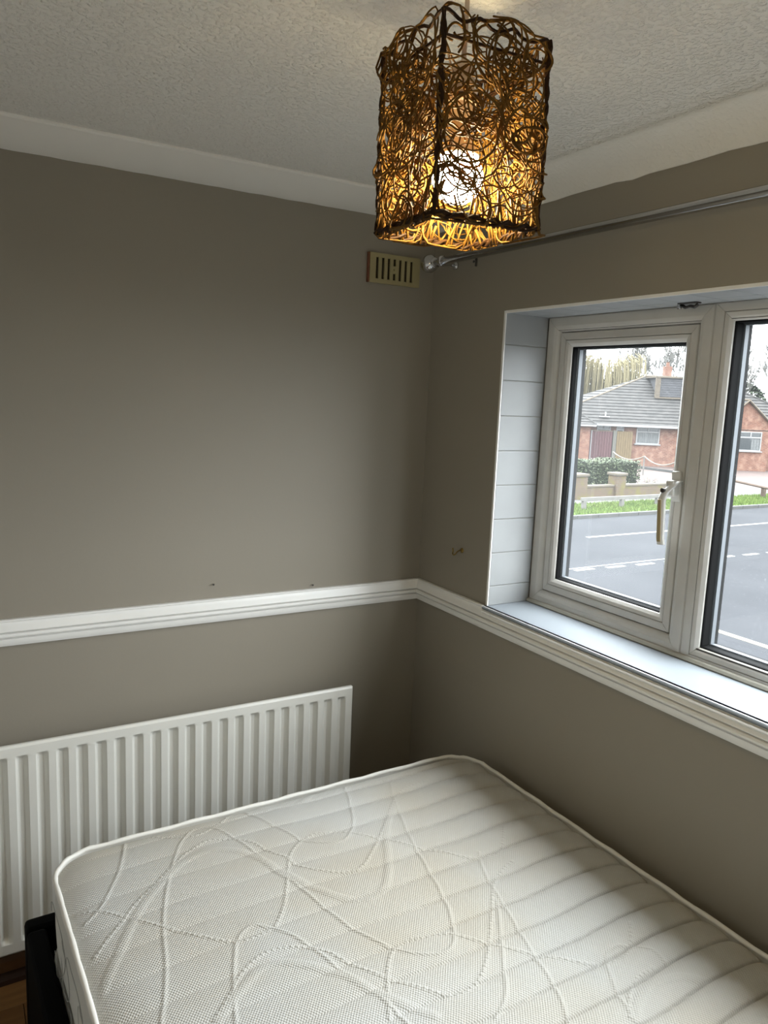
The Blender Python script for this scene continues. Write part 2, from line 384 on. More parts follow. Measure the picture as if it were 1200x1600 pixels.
# dark core so that mitre gaps and rebates read dark
bm = bmesh.new()
bx(bm, XF+0.006, XB-0.002, YL-0.006, YL-0.044, FB+0.002, FT-0.002); bx(bm, XF+0.006, XB-0.002, YR+0.006, YR+0.044, FB+0.002, FT-0.002)
bx(bm, XF+0.006, XB-0.002, YR+0.002, YL-0.002, FT-0.040, FT-0.003); bx(bm, XF+0.006, XB-0.002, YR+0.002, YL-0.002, FB+0.003, FB+0.042)
for c in (ym1, ym2): bx(bm, XF+0.006, XB-0.002, c-0.022, c+0.022, FB+0.01, FT-0.01)
bm_obj('frame_core', bm, M_GROOVE, win)
def window_light(y0, y1, sash):
    # y0 left outer, y1 right outer of this light's share of the frame
    ring_members(('frame_jamb', 'frame_head', 'frame_mullion', 'frame_rail'), y0, y1, FB, FT, 0.046 if sash else 0.026,
                 sloped(0, XF, XF+0.012, XB) if sash else [(0, XB), (0, XF+0.002), (0.08, XF), (0.96, XF), (1.0, XF+0.001), (1.0, XB)], M_UPVC, win, wtop=0.044 if sash else 0.022, wbot=0.052 if sash else 0.022)
    if sash:
        s = empty('casement_sash', parent=win); s.name = 'casement_sash'
        a0, a1, b0, b1 = y0-0.0485, y1+0.0485, FB+0.0545, FT-0.0465
        ring_members(('stile', 'top_rail', 'stile', 'bottom_rail'), a0, a1, b0, b1, 0.022,
                     [(0, XB), (0, XF+0.013), (0.08, XF+0.010), (0.92, XF+0.010), (1, XF+0.011), (1, XB)], M_UPVC, s)
        e = 0.0232; bw = 0.020
    else:
        s = empty('fixed_light', parent=win)
        a0, a1, b0, b1 = y0-0.026, y1+0.026, FB+0.022, FT-0.022; e = 0.0012; bw = 0.022
    # glazing bead, sloping back to the glass
    o0, o1, c0, c1 = a0-e, a1+e, b0+e, b1-e
    xs = XF+0.010 if sash else XF
    ring_members(('glazing_bead',)*4, o0, o1, c0, c1, bw, [(0, XB-0.02), (0, xs+0.002), (0.06, xs+0.0005), (0.5, xs+0.003), (0.9, xs+0.009), (1.0, xs+0.014), (1.0, XB-0.02)], M_UPVC, s)
    g0, g1, h0, h1 = o0-bw, o1+bw, c0+bw, c1-bw
    XG = XF + 0.040
    ring_members(('gasket',)*4, g0+0.004, g1-0.004, h0-0.004, h1+0.004, 0.0075, [(0, XG+0.001), (0, xs+0.012), (0.8, xs+0.0135), (1.0, xs+0.018), (1.0, XG+0.001)], M_GASKET, s)
    # sealed unit: inner pane, spacer, outer pane, rear rebate
    box('glass_pane', (XG, XG+0.004, g1-0.004, g0+0.004, h0-0.004, h1+0.004), M_GLASS if sash else M_GLASS2, s)
    ring_members(('spacer_bar',)*4, g0-0.0005, g1+0.0005, h0+0.0005, h1-0.0005, 0.0065, [(0, XG+0.019), (0, XG+0.005), (1.0, XG+0.005), (1.0, XG+0.019)], M_SPACER, s)
    ring_members(('outer_gasket',)*4, g0+0.004, g1-0.004, h0-0.004, h1+0.004, 0.008, [(0, XG+0.036), (0, XG+0.0195), (1.0, XG+0.0195), (1.0, XG+0.036)], M_GASKET, s)
    ring_members(('outer_bead',)*4, g0+0.026, g1-0.026, h0-0.026, h1+0.026, 0.028, [(0, XB+0.012), (0, XG+0.030), (1.0, XG+0.036), (1.0, XB+0.006)], M_UPVC, s)
    return s
sash = window_light(YL-0.0085, ym1-0.004, True)
window_light(ym1-0.0055, ym2+0.0055, False)
window_light(ym2+0.004, YR+0.002, True)
# bead where frame meets sill
sweep_profile('sill_bead', [(-XF+0.010, DADO+0.0002), (-XF+0.012, DADO+0.004), (-XF+0.008, DADO+0.010), (-XF+0.001, DADO+0.013), (-XF+0.001, DADO+0.0002)], (0, YR+0.003), (0, YL-0.0095), (-1, 0), mat('grubby_cream_sealant', (0.36, 0.345, 0.295), 0.7, 0.2), parent=win)
# espagnolette handle on the casement's right stile
M_HANDLE = mat('white_handle_plastic', (0.74, 0.73, 0.70), 0.3, 0.5)
M_HGOLD = mat('worn_gold_handle_edge', (0.45, 0.36, 0.20), 0.35, 0.5, metal=0.5)
yh = ym1 + 0.060; zh = 1.44 + Z0
hd = empty('window_handle', (XF+0.010, yh, zh), parent=win); hd.rotation_euler = (math.radians(-5), 0, 0)
box('handle_plate', (-0.010, 0.0, -0.014, 0.014, -0.035, 0.045), M_HANDLE, hd, bev=0.004)
bm = bmesh.new()
bx(bm, -0.034, -0.008, -0.012, 0.012, -0.020, 0.022, bev=0.005)
me = bm
o = bm_obj('handle_neck', bm, M_HANDLE, hd)
prof = [(-0.012,-0.024,0.020),(-0.030,-0.012,0.008),(-0.042,0.012,-0.010),(-0.050,0.016,-0.030),(-0.053,0.016,-0.130),(-0.050,0.014,-0.146)]
bm = bmesh.new(); rings = []
for x, yy, zz in prof:
    w = 0.0105; t = 0.0065
    rings.append([bm.verts.new((x+sx*t, yy*0.55+sy*w, zz)) for sx, sy in ((-1,-.6),(-1,.6),(-.5,1),(.5,1),(1,.6),(1,-.6),(.5,-1),(-.5,-1))])
for A, B in zip(rings, rings[1:]):
    for k in range(8): bm.faces.new((A[k], A[(k+1)%8], B[(k+1)%8], B[k]))
bm.faces.new(rings[0][::-1]); bm.faces.new(rings[-1])
autosmooth(bm_obj('handle_lever', bm, M_HANDLE, hd), 50)
box('gold_edge_strip', (-0.0605, -0.0585, 0.003, 0.014, -0.138, -0.028), M_HGOLD, hd, bev=0.0006)
bm = bmesh.new(); lathe(bm, [(0.006, -0.0385), (0.006, -0.036), (0.0045, -0.0355), (0.0045, -0.030)], 16, 'X', (-0.0165, 0.005, -0.004))
bm_obj('lock_button', bm, M_DKMETAL, hd)

# metal catch left on the tiled head of the opening
ct = tag(empty('curtain_wire_bracket', (0.125, -0.955, HEAD-0.0076)), 'small dark metal bracket screwed under the tiled window head', 'bracket')
bm = bmesh.new(); bx(bm, -0.010, 0.010, -0.028, 0.028, -0.003, 0.0, bev=0.001); bm_obj('base_plate', bm, M_DKMETAL, ct)
bm = bmesh.new(); tube(bm, [(0.0, 0.024, -0.004), (0.002, 0.012, -0.011), (0, -0.004, -0.009), (-0.002, -0.018, -0.012), (0, -0.026, -0.006)], 0.0042, 8)
bm_obj('spring_arm', bm, M_DKMETAL, ct, smooth=True)
bm = bmesh.new(); lathe(bm, [(0.005, -0.014), (0.006, -0.012), (0.006, -0.003)], 12, 'Z', (0.002, 0.030, 0)); bm_obj('screw_head', bm, M_CHROME, ct)

# ------------------------------------------------------------------ curtain pole
PZ = 2.076 + Z0; PX = -0.080
cp = tag(empty('curtain_pole', (PX, 0, PZ)), 'long chrome curtain pole with a ball finial above the window', 'curtain pole')
bm = bmesh.new(); tube(bm, [(0, -0.118, 0), (0, -2.95, -0.006)], 0.0125, 24); bm_obj('pole', bm, M_CHROME, cp, smooth=True)
bm = bmesh.new(); lathe(bm, [(0.029*math.sin(math.pi*i/20), -0.092+0.029*math.cos(math.pi*i/20)) for i in range(21)], 32, 'Y')
bm_obj('ball_finial', bm, M_CHROME, cp, smooth=True)
bm = bmesh.new(); lathe(bm, [(0.010, -0.118), (0.0145, -0.120), (0.0165, -0.126), (0.0145, -0.131), (0.0125, -0.134), (0.0125, -0.158), (0.0165, -0.160), (0.0175, -0.165), (0.0165, -0.170), (0.0125, -0.172)], 28, 'Y')
autosmooth(bm_obj('finial_collar', bm, M_CHROME, cp), 40)
for yy in (-0.128, -2.85):
    b_ = empty('bracket', (0, yy, 0), parent=cp)
    bm = bmesh.new(); tube(bm, [(-PX-0.004, 0, 0.0), (-PX-0.03, 0, 0.0), (0.012, 0, -0.006)], 0.005, 12); bm_obj('bracket_arm', bm, M_CHROME, b_, smooth=True)
    bm = bmesh.new(); lathe(bm, [(0.014, -PX), (0.014, -PX-0.004), (0.010, -PX-0.008), (0.006, -PX-0.010)], 24, 'X'); bm_obj('wall_plate', bm, M_CHROME, b_, smooth=True)
    bm = bmesh.new(); tube(bm, [(0.0155*math.cos(a), 0, 0.0155*math.sin(a)) for a in [math.radians(200+ i*14) for i in range(11)]], 0.0028, 8); bm_obj('bracket_cup', bm, M_CHROME, b_, smooth=True)
# screw peg under the pole
pg = tag(empty('wall_screw', (0.0, -0.240, 2.074+Z0)), 'dark screw sticking out of the wall just below the curtain pole', 'screw')
bm = bmesh.new(); lathe(bm, [(0.0025, 0.0), (0.0025, -0.010), (0.004, -0.011), (0.0045, -0.013), (0.003, -0.014)], 12, 'X'); bm_obj('shank', bm, M_DKMETAL, pg, smooth=True)
bm = bmesh.new(); bx(bm, -0.006, 0.0, -0.003, 0.003, -0.014, 0.014, bev=0.0015); bm_obj('plug_plate', bm, M_DKMETAL, pg)

# brass cup hook
hk = tag(empty('cup_hook', (0.0, -0.252, 1.150+Z0)), 'small brass cup hook screwed into the wall left of the window', 'hook')
bm = bmesh.new(); lathe(bm, [(0.0085, 0.0), (0.0085, -0.002), (0.005, -0.004), (0.0022, -0.005)], 16, 'X'); bm_obj('collar', bm, M_BRASS, hk, smooth=True)
bm = bmesh.new(); pts = [(-0.003, 0, 0), (-0.012, 0, 0.001)] + [(-0.022-0.011*math.sin(a)*0.5, 0.010-0.014*math.cos(a)*0.7, -0.004-0.011*math.sin(a)) for a in [math.radians(v) for v in range(0, 181, 15)]] + [(-0.023, 0.022, 0.006)]
tube(bm, pts, 0.0021, 8); bm_obj('hook_wire', bm, M_BRASS, hk, smooth=True)
# two pin marks on the radiator wall
for xx, zz, lb in ((-0.765, 1.045, 'tiny dark pin in the grey wall above the dado rail, the left one'), (-0.425, 1.012, 'tiny dark pin in the grey wall above the dado rail, the one nearer the corner')):
    pn = tag(empty('wall_pin', (xx, 0, zz+Z0)), lb, 'pin', 'pins in the radiator wall')
    bm = bmesh.new(); lathe(bm, [(0.001, 0.0), (0.001, -0.005), (0.0028, -0.006), (0.0032, -0.0075), (0.002, -0.0085)], 10, 'Y'); bm_obj('pin_head', bm, M_DKMETAL, pn)

# ------------------------------------------------------------------ vent grille
vg = tag(empty('vent_grille', (-0.1645, 0, 2.056+Z0)), 'yellowed cream slotted air vent in the corner by the curtain pole', 'vent')
gw, gh = 0.0985, 0.047
slots = [-0.0655 + 0.0218*i for i in range(7)]
def strips(bm, y0, y1):
    sw = 0.0048
    xs = [-gw+0.006] + sum([[s-sw, s+sw] for s in slots], []) + [gw]
    zt, zb = 0.0335, -0.0335
    bx(bm, xs[0], gw, y0, y1, zt, gh); bx(bm, xs[0], gw, y0, y1, -gh, zb)
    for i in range(0, len(xs), 2): bx(bm, xs[i], xs[i+1], y0, y1, zb, zt)
    bx(bm, slots[3]-sw, slots[3]+sw, y0, y1, -0.0125, 0.0115)
bm = bmesh.new(); strips(bm, -0.013, -0.008); bm_obj('face_plate', bm, M_GRILLE, vg)
box('back_box', (-gw+0.008, gw-0.002, -0.003, -0.0005, -gh+0.002, gh-0.002), M_GRILLE_IN, vg)
bm = bmesh.new(); bx(bm, -gw+0.006, gw, -0.008, 0, gh-0.003, gh); bx(bm, -gw+0.006, gw, -0.008, 0, -gh, -gh+0.003); bx(bm, gw-0.003, gw, -0.008, 0, -gh+0.003, gh-0.003)
bm_obj('rim', bm, M_GRILLE, vg)
box('bare_edge', (-gw, -gw+0.0058, -0.0125, -0.0002, -gh, gh), M_GRILLE_EDGE, vg, bev=0.0015)
bm = bmesh.new(); lathe(bm, [(0.0035, -0.0125), (0.0035, -0.0155), (0.002, -0.0165)], 12, 'Y'); bm_obj('slider_knob', bm, M_GRILLE, vg)

# ------------------------------------------------------------------ radiator
RX1 = -0.304; PITCH = 0.0515; NG = 30
RX0 = RX1 - 0.022*2 - NG*PITCH
RT, RB = 0.669+Z0, 0.050+Z0; RY = -0.092
rad = tag(empty('radiator', ((RX0+RX1)/2, 0, RB)), 'white ribbed panel radiator on the grey wall behind the mattress', 'radiator')
ox, oz = (RX0+RX1)/2, RB
def gd(x):   # groove depth across the panel, 0..1
    u = (RX1 - 0.027 - x)/PITCH      # groove k spans u in [k, k+0.6]
    k = math.floor(u); f = u - k
    if k < 0 or k >= NG: return 0
    f *= PITCH
    a, b, c = 0.0115, 0.0105, 0.0105   # right slope, floor, left slope
    if f < a: t = f/a
    elif f < a+b: t = 1
    elif f < a+b+c: t = 1-(f-a-b)/c
    else: t = 0
    return t*t*(3-2*t)*0.35 + t*0.65
xs = []
x = RX1 - 0.027
brk = [0, 0.0015, 0.004, 0.008, 0.0105, 0.0115, 0.0165, 0.022, 0.0235, 0.0275, 0.031, 0.0325, 0.042]
for k in range(NG):
    for b in brk: xs.append(RX1 - 0.027 - k*PITCH - b)
xs = [RX1, RX1-0.004, RX1-0.018] + xs + [RX0+0.010, RX0]
zt = RT - 0.030; zbm = RB + 0.034
zz = [RB, RB+0.006, zbm-0.004, zbm, zbm+0.004, zbm+0.009, zbm+0.014, zbm+0.020] + [zbm+0.020+(zt-zbm-0.040)*i/6 for i in range(1, 6)] + [zt-0.020, zt-0.014, zt-0.009, zt-0.004, zt, zt+0.004, RT-0.006, RT]
def ge(z):
    d = min(zt - z, z - zbm)
    t = max(0, min(1, d/0.016)); return math.sin(t*math.pi/2)
V = []; F = []
for z in zz:
    for x in xs:
        edge = 0.004 if (z in (zz[0], zz[-1]) or x in (xs[0], xs[-1])) else 0
        V.append((x-ox, RY + 0.0155*gd(x)*ge(z) + edge, z-oz))
nx = len(xs)
for j in range(len(zz)-1):
    for i in range(nx-1): F.append((j*nx+i, (j+1)*nx+i, (j+1)*nx+i+1, j*nx+i+1))
o = pyd('front_panel', V, F, M_RAD, rad); autosmooth(o, 24)
bm = bmesh.new()
bx(bm, RX0-ox, RX1-ox, RY+0.004, RY+0.016, RT-oz-0.016, RT-oz+0.0005, bev=0.003); bx(bm, RX0-ox, RX1-ox, RY+0.004, RY+0.016, 0, 0.016, bev=0.003)
bx(bm, RX0-ox, RX0-ox+0.012, RY+0.004, RY+0.016, 0.01, RT-oz-0.01); bx(bm, RX1-ox-0.012, RX1-ox, RY+0.004, RY+0.016, 0.01, RT-oz-0.01)
bx(bm, RX0-ox+0.010, RX1-ox-0.010, RY+0.0162, RY+0.019, 0.01, RT-oz-0.01)
bm_obj('seam_edge', bm, M_RAD, rad)
bm = bmesh.new()
for k in range(NG): bx(bm, RX1-ox-0.036-k*PITCH-0.017, RX1-ox-0.036-k*PITCH+0.013, RY+0.0195, RY+0.050, 0.06, RT-oz-0.06)
bm_obj('convector_fins', bm, M_RAD, rad)
for xx in (RX1-ox-0.25, RX0-ox+0.25):
    box('wall_bracket', (xx-0.02, xx+0.02, RY+0.030, -0.0005, 0.05, RT-oz-0.07), M_RAD, rad)
bm = bmesh.new(); tube(bm, [(RX1-ox+0.002, RY+0.022, 0.03), (RX1-ox+0.045, RY+0.022, 0.03), (RX1-ox+0.045, RY+0.022, -RB+0.001)], 0.0075, 10); bm_obj('pipe', bm, M_RAD, rad, smooth=True)
bm = bmesh.new(); lathe(bm, [(0.012, 0.0), (0.016, 0.005), (0.018, 0.03), (0.016, 0.055), (0.010, 0.06)], 16, 'Z', (RX1-ox+0.045, RY+0.022, 0.035)); bm_obj('valve', bm, M_HANDLE, rad, smooth=True)

# ------------------------------------------------------------------ bed frame
BZ = 0.345 + Z0
ROT = math.radians(1.0)
MZ = 0.53 + Z0; MW_, ML = 1.245, 1.90; MT = 0.22
mcx, mcy = -0.662, -0.415 - ML/2
bf = tag(empty('bed_frame', (mcx, mcy, 0), ROT), 'black faux leather bed frame under the mattress', 'bed frame')
hx = MW_/2 + 0.054; hy = ML/2 + 0.055
box('footboard', (-hx, hx-0.015, hy-0.05, hy, 0.045, BZ), M_BLACK, bf, bev=0.012, seg=3)
box('side_rail', (-hx, -hx+0.045, -hy+0.05, hy-0.05, 0.045, BZ), M_BLACK, bf, bev=0.012, seg=3)
box('side_rail', (hx-0.060, hx-0.015, -hy+0.05, hy-0.05, 0.045, BZ), M_BLACK, bf, bev=0.012, seg=3)
box('headboard', (-hx, hx-0.015, -hy, -hy+0.05, 0.045, 0.62), M_BLACK, bf, bev=0.012, seg=3)
for sx in (-hx+0.06, hx-0.07):
    for sy in (-hy+0.06, hy-0.06):
        bm = bmesh.new(); lathe(bm, [(0.018, 0.001), (0.024, 0.046)], 12, 'Z', (sx, sy, 0)); bm_obj('leg', bm, M_DKMETAL, bf)
M_SLAT = mat('pale_wood_slat', (0.45, 0.32, 0.18), 0.6, 0.3)
sl = None
for i in range(13):
    yy = -hy + 0.12 + i*0.144
    if sl is None:
        sl = box('slat', (-hx+0.046, hx-0.061, -0.032, 0.032, MZ-MT-0.016, MZ-MT-0.002), M_SLAT, bf); sl.location = (0, yy, 0)
    else:
        c = sl.copy(); C.objects.link(c); c.parent = bf; c.location = (0, yy, 0)

# ------------------------------------------------------------------ mattress
def fabric_mat():
    m = bpy.data.materials.new('cream_waffle_knit'); m.use_nodes = True; n = m.node_tree.nodes; l = m.node_tree.links; b = n['Principled BSDF']
    b.inputs['Roughness'].default_value = 0.85; b.inputs['Specular IOR Level'].default_value = 0.2; b.inputs['Sheen Weight'].default_value = 0.15
    tc = n.new('ShaderNodeTexCoord'); sp = n.new('ShaderNodeSeparateXYZ'); l.new(tc.outputs['Object'], sp.inputs[0])
    def sn(out, fq):
        a = n.new('ShaderNodeMath'); a.operation = 'MULTIPLY'; l.new(out, a.inputs[0]); a.inputs[1].default_value = fq
        s = n.new('ShaderNodeMath'); s.operation = 'SINE'; l.new(a.outputs[0], s.inputs[0]); return s.outputs[0]
    a = sn(sp.outputs['X'], 2*math.pi/0.0062); c = sn(sp.outputs['Y'], 2*math.pi/0.0078)
    ml = n.new('ShaderNodeMath'); ml.operation = 'MULTIPLY'; l.new(a, ml.inputs[0]); l.new(c, ml.inputs[1])
    bp = n.new('ShaderNodeBump'); bp.inputs['Strength'].default_value = 0.55; bp.inputs['Distance'].default_value = 0.0012
    l.new(ml.outputs[0], bp.inputs['Height']); l.new(bp.outputs['Normal'], b.inputs['Normal'])
    # cream knit with faint yellowed stains
    no = n.new('ShaderNodeTexNoise'); no.inputs['Scale'].default_value = 2.6; no.inputs['Detail'].default_value = 3; l.new(tc.outputs['Object'], no.inputs['Vector'])
    rp = n.new('ShaderNodeValToRGB'); e = rp.color_ramp.elements
    e[0].position = 0.42; e[0].color = (0.535, 0.53, 0.505, 1); e[1].position = 0.72; e[1].color = (0.50, 0.462, 0.39, 1)
    l.new(no.outputs['Fac'], rp.inputs['Fac'])
    mm = n.new('ShaderNodeMix'); mm.data_type = 'RGBA'; mm.blend_type = 'MULTIPLY'; mm.inputs['Factor'].default_value = 1.0
    mr = n.new('ShaderNodeMapRange'); mr.inputs['From Min'].default_value = -1; mr.inputs['From Max'].default_value = 1; mr.inputs['To Min'].default_value = 0.91; mr.inputs['To Max'].default_value = 1.02
    l.new(ml.outputs[0], mr.inputs['Value']); l.new(rp.outputs['Color'], mm.inputs['A']); l.new(mr.outputs['Result'], mm.inputs['B'])
    l.new(mm.outputs['Result'], b.inputs['Base Color'])
    return m
M_KNIT = fabric_mat()
M_BORDER = mat('white_border_fabric', (0.66, 0.65, 0.61), 0.8, 0.2, bump=0.1, bscale=120)
M_TAPE = mat('white_satin_tape', (0.80, 0.785, 0.74), 0.45, 0.4, bump=0.25, bscale=90, bdist=0.002)
M_THREAD = mat('grey_printed_thread', (0.40, 0.40, 0.38), 0.8, 0.2)
mt = tag(empty('mattress', (mcx, mcy, MZ-MT), ROT), 'cream quilted double mattress with looped stitching', 'mattress')
CURVES = [
    ('s', [(-1123,-415), (-1149,-513), (-1179,-589), (-1229,-675), (-1267,-708)]),
    ('s', [(-967,-466), (-1018,-530), (-1072,-643), (-1109,-740), (-1131,-818), (-1150,-909), (-1173,-987), (-1193,-1042), (-1215,-1120)]),
    ('s', [(-967,-466), (-930,-474), (-904,-514), (-881,-577), (-860,-653), (-846,-740), (-825,-790), (-807,-878), (-779,-985), (-738,-1066), (-702,-1109), (-656,-1133), (-618,-1125), (-587,-1084), (-553,-1008), (-527,-910), (-498,-790), (-460,-667), (-422,-564), (-383,-476)]),
    ('s', [(-821,-430), (-795,-501), (-755,-604), (-734,-651), (-686,-685), (-639,-688), (-590,-637), (-548,-540), (-510,-430)]),
    ('s', [(-1077,-1104), (-1052,-1022), (-1026,-954), (-1002,-906), (-963,-883), (-930,-907), (-897,-953), (-871,-1021), (-854,-1082), (-830,-1143), (-815,-1197), (-808,-1245), (-800,-1320)]),
    ('s', [(-367,-886), (-398,-938), (-425,-1015), (-437,-1057), (-485,-1222), (-507,-1309), (-543,-1385)]),
    ('s', [(-445,-1055), (-505,-1141), (-558,-1216), (-607,-1283), (-657,-1314)]),
    ('s', [(-431,-1438), (-405,-1369), (-360,-1301), (-321,-1284), (-289,-1293), (-256,-1326), (-255,-1363)]),
    ('d', [(-1275,-664), (-1243,-679), (-1213,-706), (-1181,-741), (-1125,-803), (-1081,-851), (-1025,-901), (-989,-916), (-947,-913), (-920,-905), (-880,-857), (-842,-786), (-821,-743), (-793,-692), (-752,-652), (-701,-631), (-648,-646), (-608,-677), (-552,-732), (-501,-793), (-456,-841), (-402,-893), (-346,-906), (-305,-897), (-238,-823)]),
    ('d', [(-1265,-813), (-1210,-756), (-1158,-699), (-1061,-613), (-1007,-565), (-946,-540), (-888,-564), (-855,-596), (-825,-661), (-804,-691), (-790,-736), (-753,-777), (-701,-808), (-654,-805), (-599,-760), (-522,-682), (-442,-592), (-373,-536), (-284,-524)]),
    ('d', [(-1110,-432), (-1065,-449), (-1016,-485), (-967,-503), (-909,-478), (-849,-430)]),
    ('d', [(-1140,-1120), (-1112,-1085), (-1064,-1039), (-1023,-994), (-969,-970), (-921,-975), (-890,-991), (-857,-1022), (-827,-1077), (-788,-1135), (-746,-1184), (-709,-1224), (-667,-1235), (-621,-1222), (-568,-1178), (-502,-1105), (-418,-1009), (-366,-973), (-318,-955)]),
    ('d', [(-829,-1224), (-793,-1156), (-763,-1110), (-731,-1080), (-677,-1070), (-614,-1088), (-575,-1126), (-549,-1153), (-502,-1206), (-457,-1247), (-400,-1295), (-338,-1313), (-290,-1300), (-227,-1244)]),
    ('d', [(-434,-1430), (-390,-1390), (-344,-1367), (-292,-1362)]),
    ('d', [(-433,-430), (-391,-458), (-336,-478), (-279,-470)]),
    ('c', [(-1270,-911), (-1244,-866), (-1208,-806), (-1161,-729), (-1091,-651), (-1028,-602), (-966,-585), (-905,-611), (-868,-659), (-838,-734), (-827,-758), (-794,-827), (-753,-886), (-703,-915), (-650,-900), (-605,-843), (-542,-726), (-497,-660), (-443,-604)]),
    ('c', [(-1104,-1084), (-1048,-1041), (-997,-1007), (-961,-1003), (-921,-1028), (-882,-1064), (-850,-1102), (-821,-1160), (-787,-1212), (-751,-1264)]),
    ('c', [(-775,-435), (-717,-475), (-665,-470), (-610,-430)]),
    ('c', [(-427,-1440), (-388,-1411), (-326,-1397), (-268,-1406), (-227,-1435)]),
]
ca, sa = math.cos(-ROT), math.sin(-ROT)
def to_local(x, y):
    x -= mcx; y -= mcy
    return x*ca - y*sa, x*sa + y*ca
def spline(pts, step):
    P = np.array([pts[0]] + list(pts) + [pts[-1]], float); out = []
    for i in range(1, len(P)-2):
        p0, p1, p2, p3 = P[i-1], P[i], P[i+1], P[i+2]
        n = max(4, int(np.linalg.norm(p2-p1)/step))
        for t in np.arange(n)/n:
            out.append(0.5*((2*p1)+(-p0+p2)*t+(2*p0-5*p1+4*p2-p3)*t*t+(-p0+3*p1-3*p2+p3)*t**3))
    return np.array(out)
NXm = 420
ys = np.concatenate([np.linspace(ML/2, ML/2-1.17, 640), np.linspace(ML/2-1.17, -ML/2, 60)[1:]])
rc = 0.105
def halfw(y):
    d = abs(y) - (ML/2 - rc)
    w = np.full_like(y, MW_/2)
    k = d > 0
    w[k] = MW_/2 - rc + np.sqrt(np.maximum(rc**2 - d[k]**2, 0))
    return w
hw = halfw(ys)
uu = np.linspace(-1, 1, NXm)
X = uu[None, :]*hw[:, None]; Y = np.repeat(ys[:, None], NXm, 1)
# distance to the rounded outline
qx = np.maximum(np.abs(X)-(MW_/2-rc), 0); qy = np.maximum(np.abs(Y)-(ML/2-rc), 0)
dist = np.where((qx > 0) & (qy > 0), rc - np.hypot(qx, qy), np.minimum(MW_/2-np.abs(X), ML/2-np.abs(Y)))
dist = np.maximum(dist, 0)
H = -0.020*np.exp(-(dist/0.032)) - 0.006*np.exp(-(dist/0.10))
# straight quilted channels
seams = [-0.455, -0.54, -0.628, -0.716, -0.804, -0.892, -0.978, -1.061, -1.143, -1.219, -1.294, -1.367, -1.439, -1.512, -1.585, -1.66, -1.735, -1.81, -1.885, -1.96, -2.035, -2.11, -2.185, -2.26]
sl_ = [to_local(-0.05, s)[1] for s in seams]
str_ = 0.34 + 0.66*np.clip((X + 0.25)/0.6, 0, 1)
edges = [ML/2] + sl_ + [-ML/2]
puff = np.zeros_like(Y); wig = 0.004*np.sin(X*9.0) + 0.002*np.sin(X*23+1)
Yw = Y + wig
for a, b in zip(edges, edges[1:]):
    t = np.clip((Yw-b)/(a-b), 0, 1); k = (Yw <= a) & (Yw > b)
    puff[k] = (np.sqrt(np.maximum(np.sin(np.pi*t[k]), 0)))
H += (puff-1)*0.0110*str_
for s in sl_: H -= 0.0075*np.exp(-((Yw-s)/0.0022)**2)*np.clip(str_*1.2-0.35, 0.05, 1)
# looped stitching
Wd = np.zeros_like(H)
dy = 1.17/639
for kind, pts in CURVES:
    L = spline([to_local(x/1000, y/1000) for x, y in pts], 0.0015)
    sacc = 0.0; prev = None
    for q in L:
        if prev is not None: sacc += math.hypot(*(q-prev))
        prev = q
        j = int((ML/2-q[1])/dy); j0, j1 = max(0, j-8), min(640, j+9)
        if j1 <= j0: continue
        i = int((q[0]/hw[min(max(j,0),639)]+1)/2*(NXm-1)); i0, i1 = max(0, i-5), min(NXm, i+6)
        if i1 <= i0: continue
        d = np.hypot(X[j0:j1, i0:i1]-q[0], Y[j0:j1, i0:i1]-q[1])
        if kind == 's': h = 0.0025*np.exp(-(d/0.0034)**2)
        elif kind == 'd': h = 0.0032*np.exp(-(d/0.0034)**2)*(0.5+0.5*math.cos(2*math.pi*sacc/0.0125))**1.0
        else: h = 0.0021*np.exp(-(d/0.010)**4)*(0.6+0.4*math.cos(2*math.pi*sacc/0.0095))
        Wd[j0:j1, i0:i1] = np.maximum(Wd[j0:j1, i0:i1], h)
H += Wd*np.clip(dist/0.03, 0, 1)
Zm = MT + 0.006 + H
NYm = len(ys)
V = np.stack([X.ravel(), Y.ravel(), Zm.ravel()], 1)
idx = np.arange(NYm*NXm).reshape(NYm, NXm)
F = np.stack([idx[:-1, :-1].ravel(), idx[1:, :-1].ravel(), idx[1:, 1:].ravel(), idx[:-1, 1:].ravel()], 1)
me = bpy.data.meshes.new('quilted_top'); me.from_pydata(V.tolist(), [], F.tolist()); me.update()
link('quilted_top', me, M_KNIT, mt, smooth=True)
# outline loop
def outline(r_in=0.0, n=14):
    pts = []; r = rc - r_in
    for cx, cy, a0 in ((1,1,0),(-1,1,90),(-1,-1,180),(1,-1,270)):
        for i in range(n+1):
            a = math.radians(a0+90*i/n); pts.append((cx*(MW_/2-rc)+r*math.cos(a), cy*(ML/2-rc)+r*math.sin(a)))
    out = []
    for i, p in enumerate(pts):   # subdivide the long sides
        q = pts[(i+1) % len(pts)]; d = math.hypot(q[0]-p[0], q[1]-p[1]); k = max(1, int(d/0.03))
        for j in range(k): out.append((p[0]+(q[0]-p[0])*j/k, p[1]+(q[1]-p[1])*j/k))
    return out
ol = outline(); nO = len(ol)
lev = []
for i in range(13):
    t = i/12; lev.append((t, 0.004 - 0.010*math.sin(math.pi*t)**0.7))
V = []; F = []
for t, rin in lev:
    for k, (x, y) in enumerate(outline(rin)):
        V.append((x, y, 0.004 + t*(MT-0.016)))
n1 = len(outline(0.004))
V = []
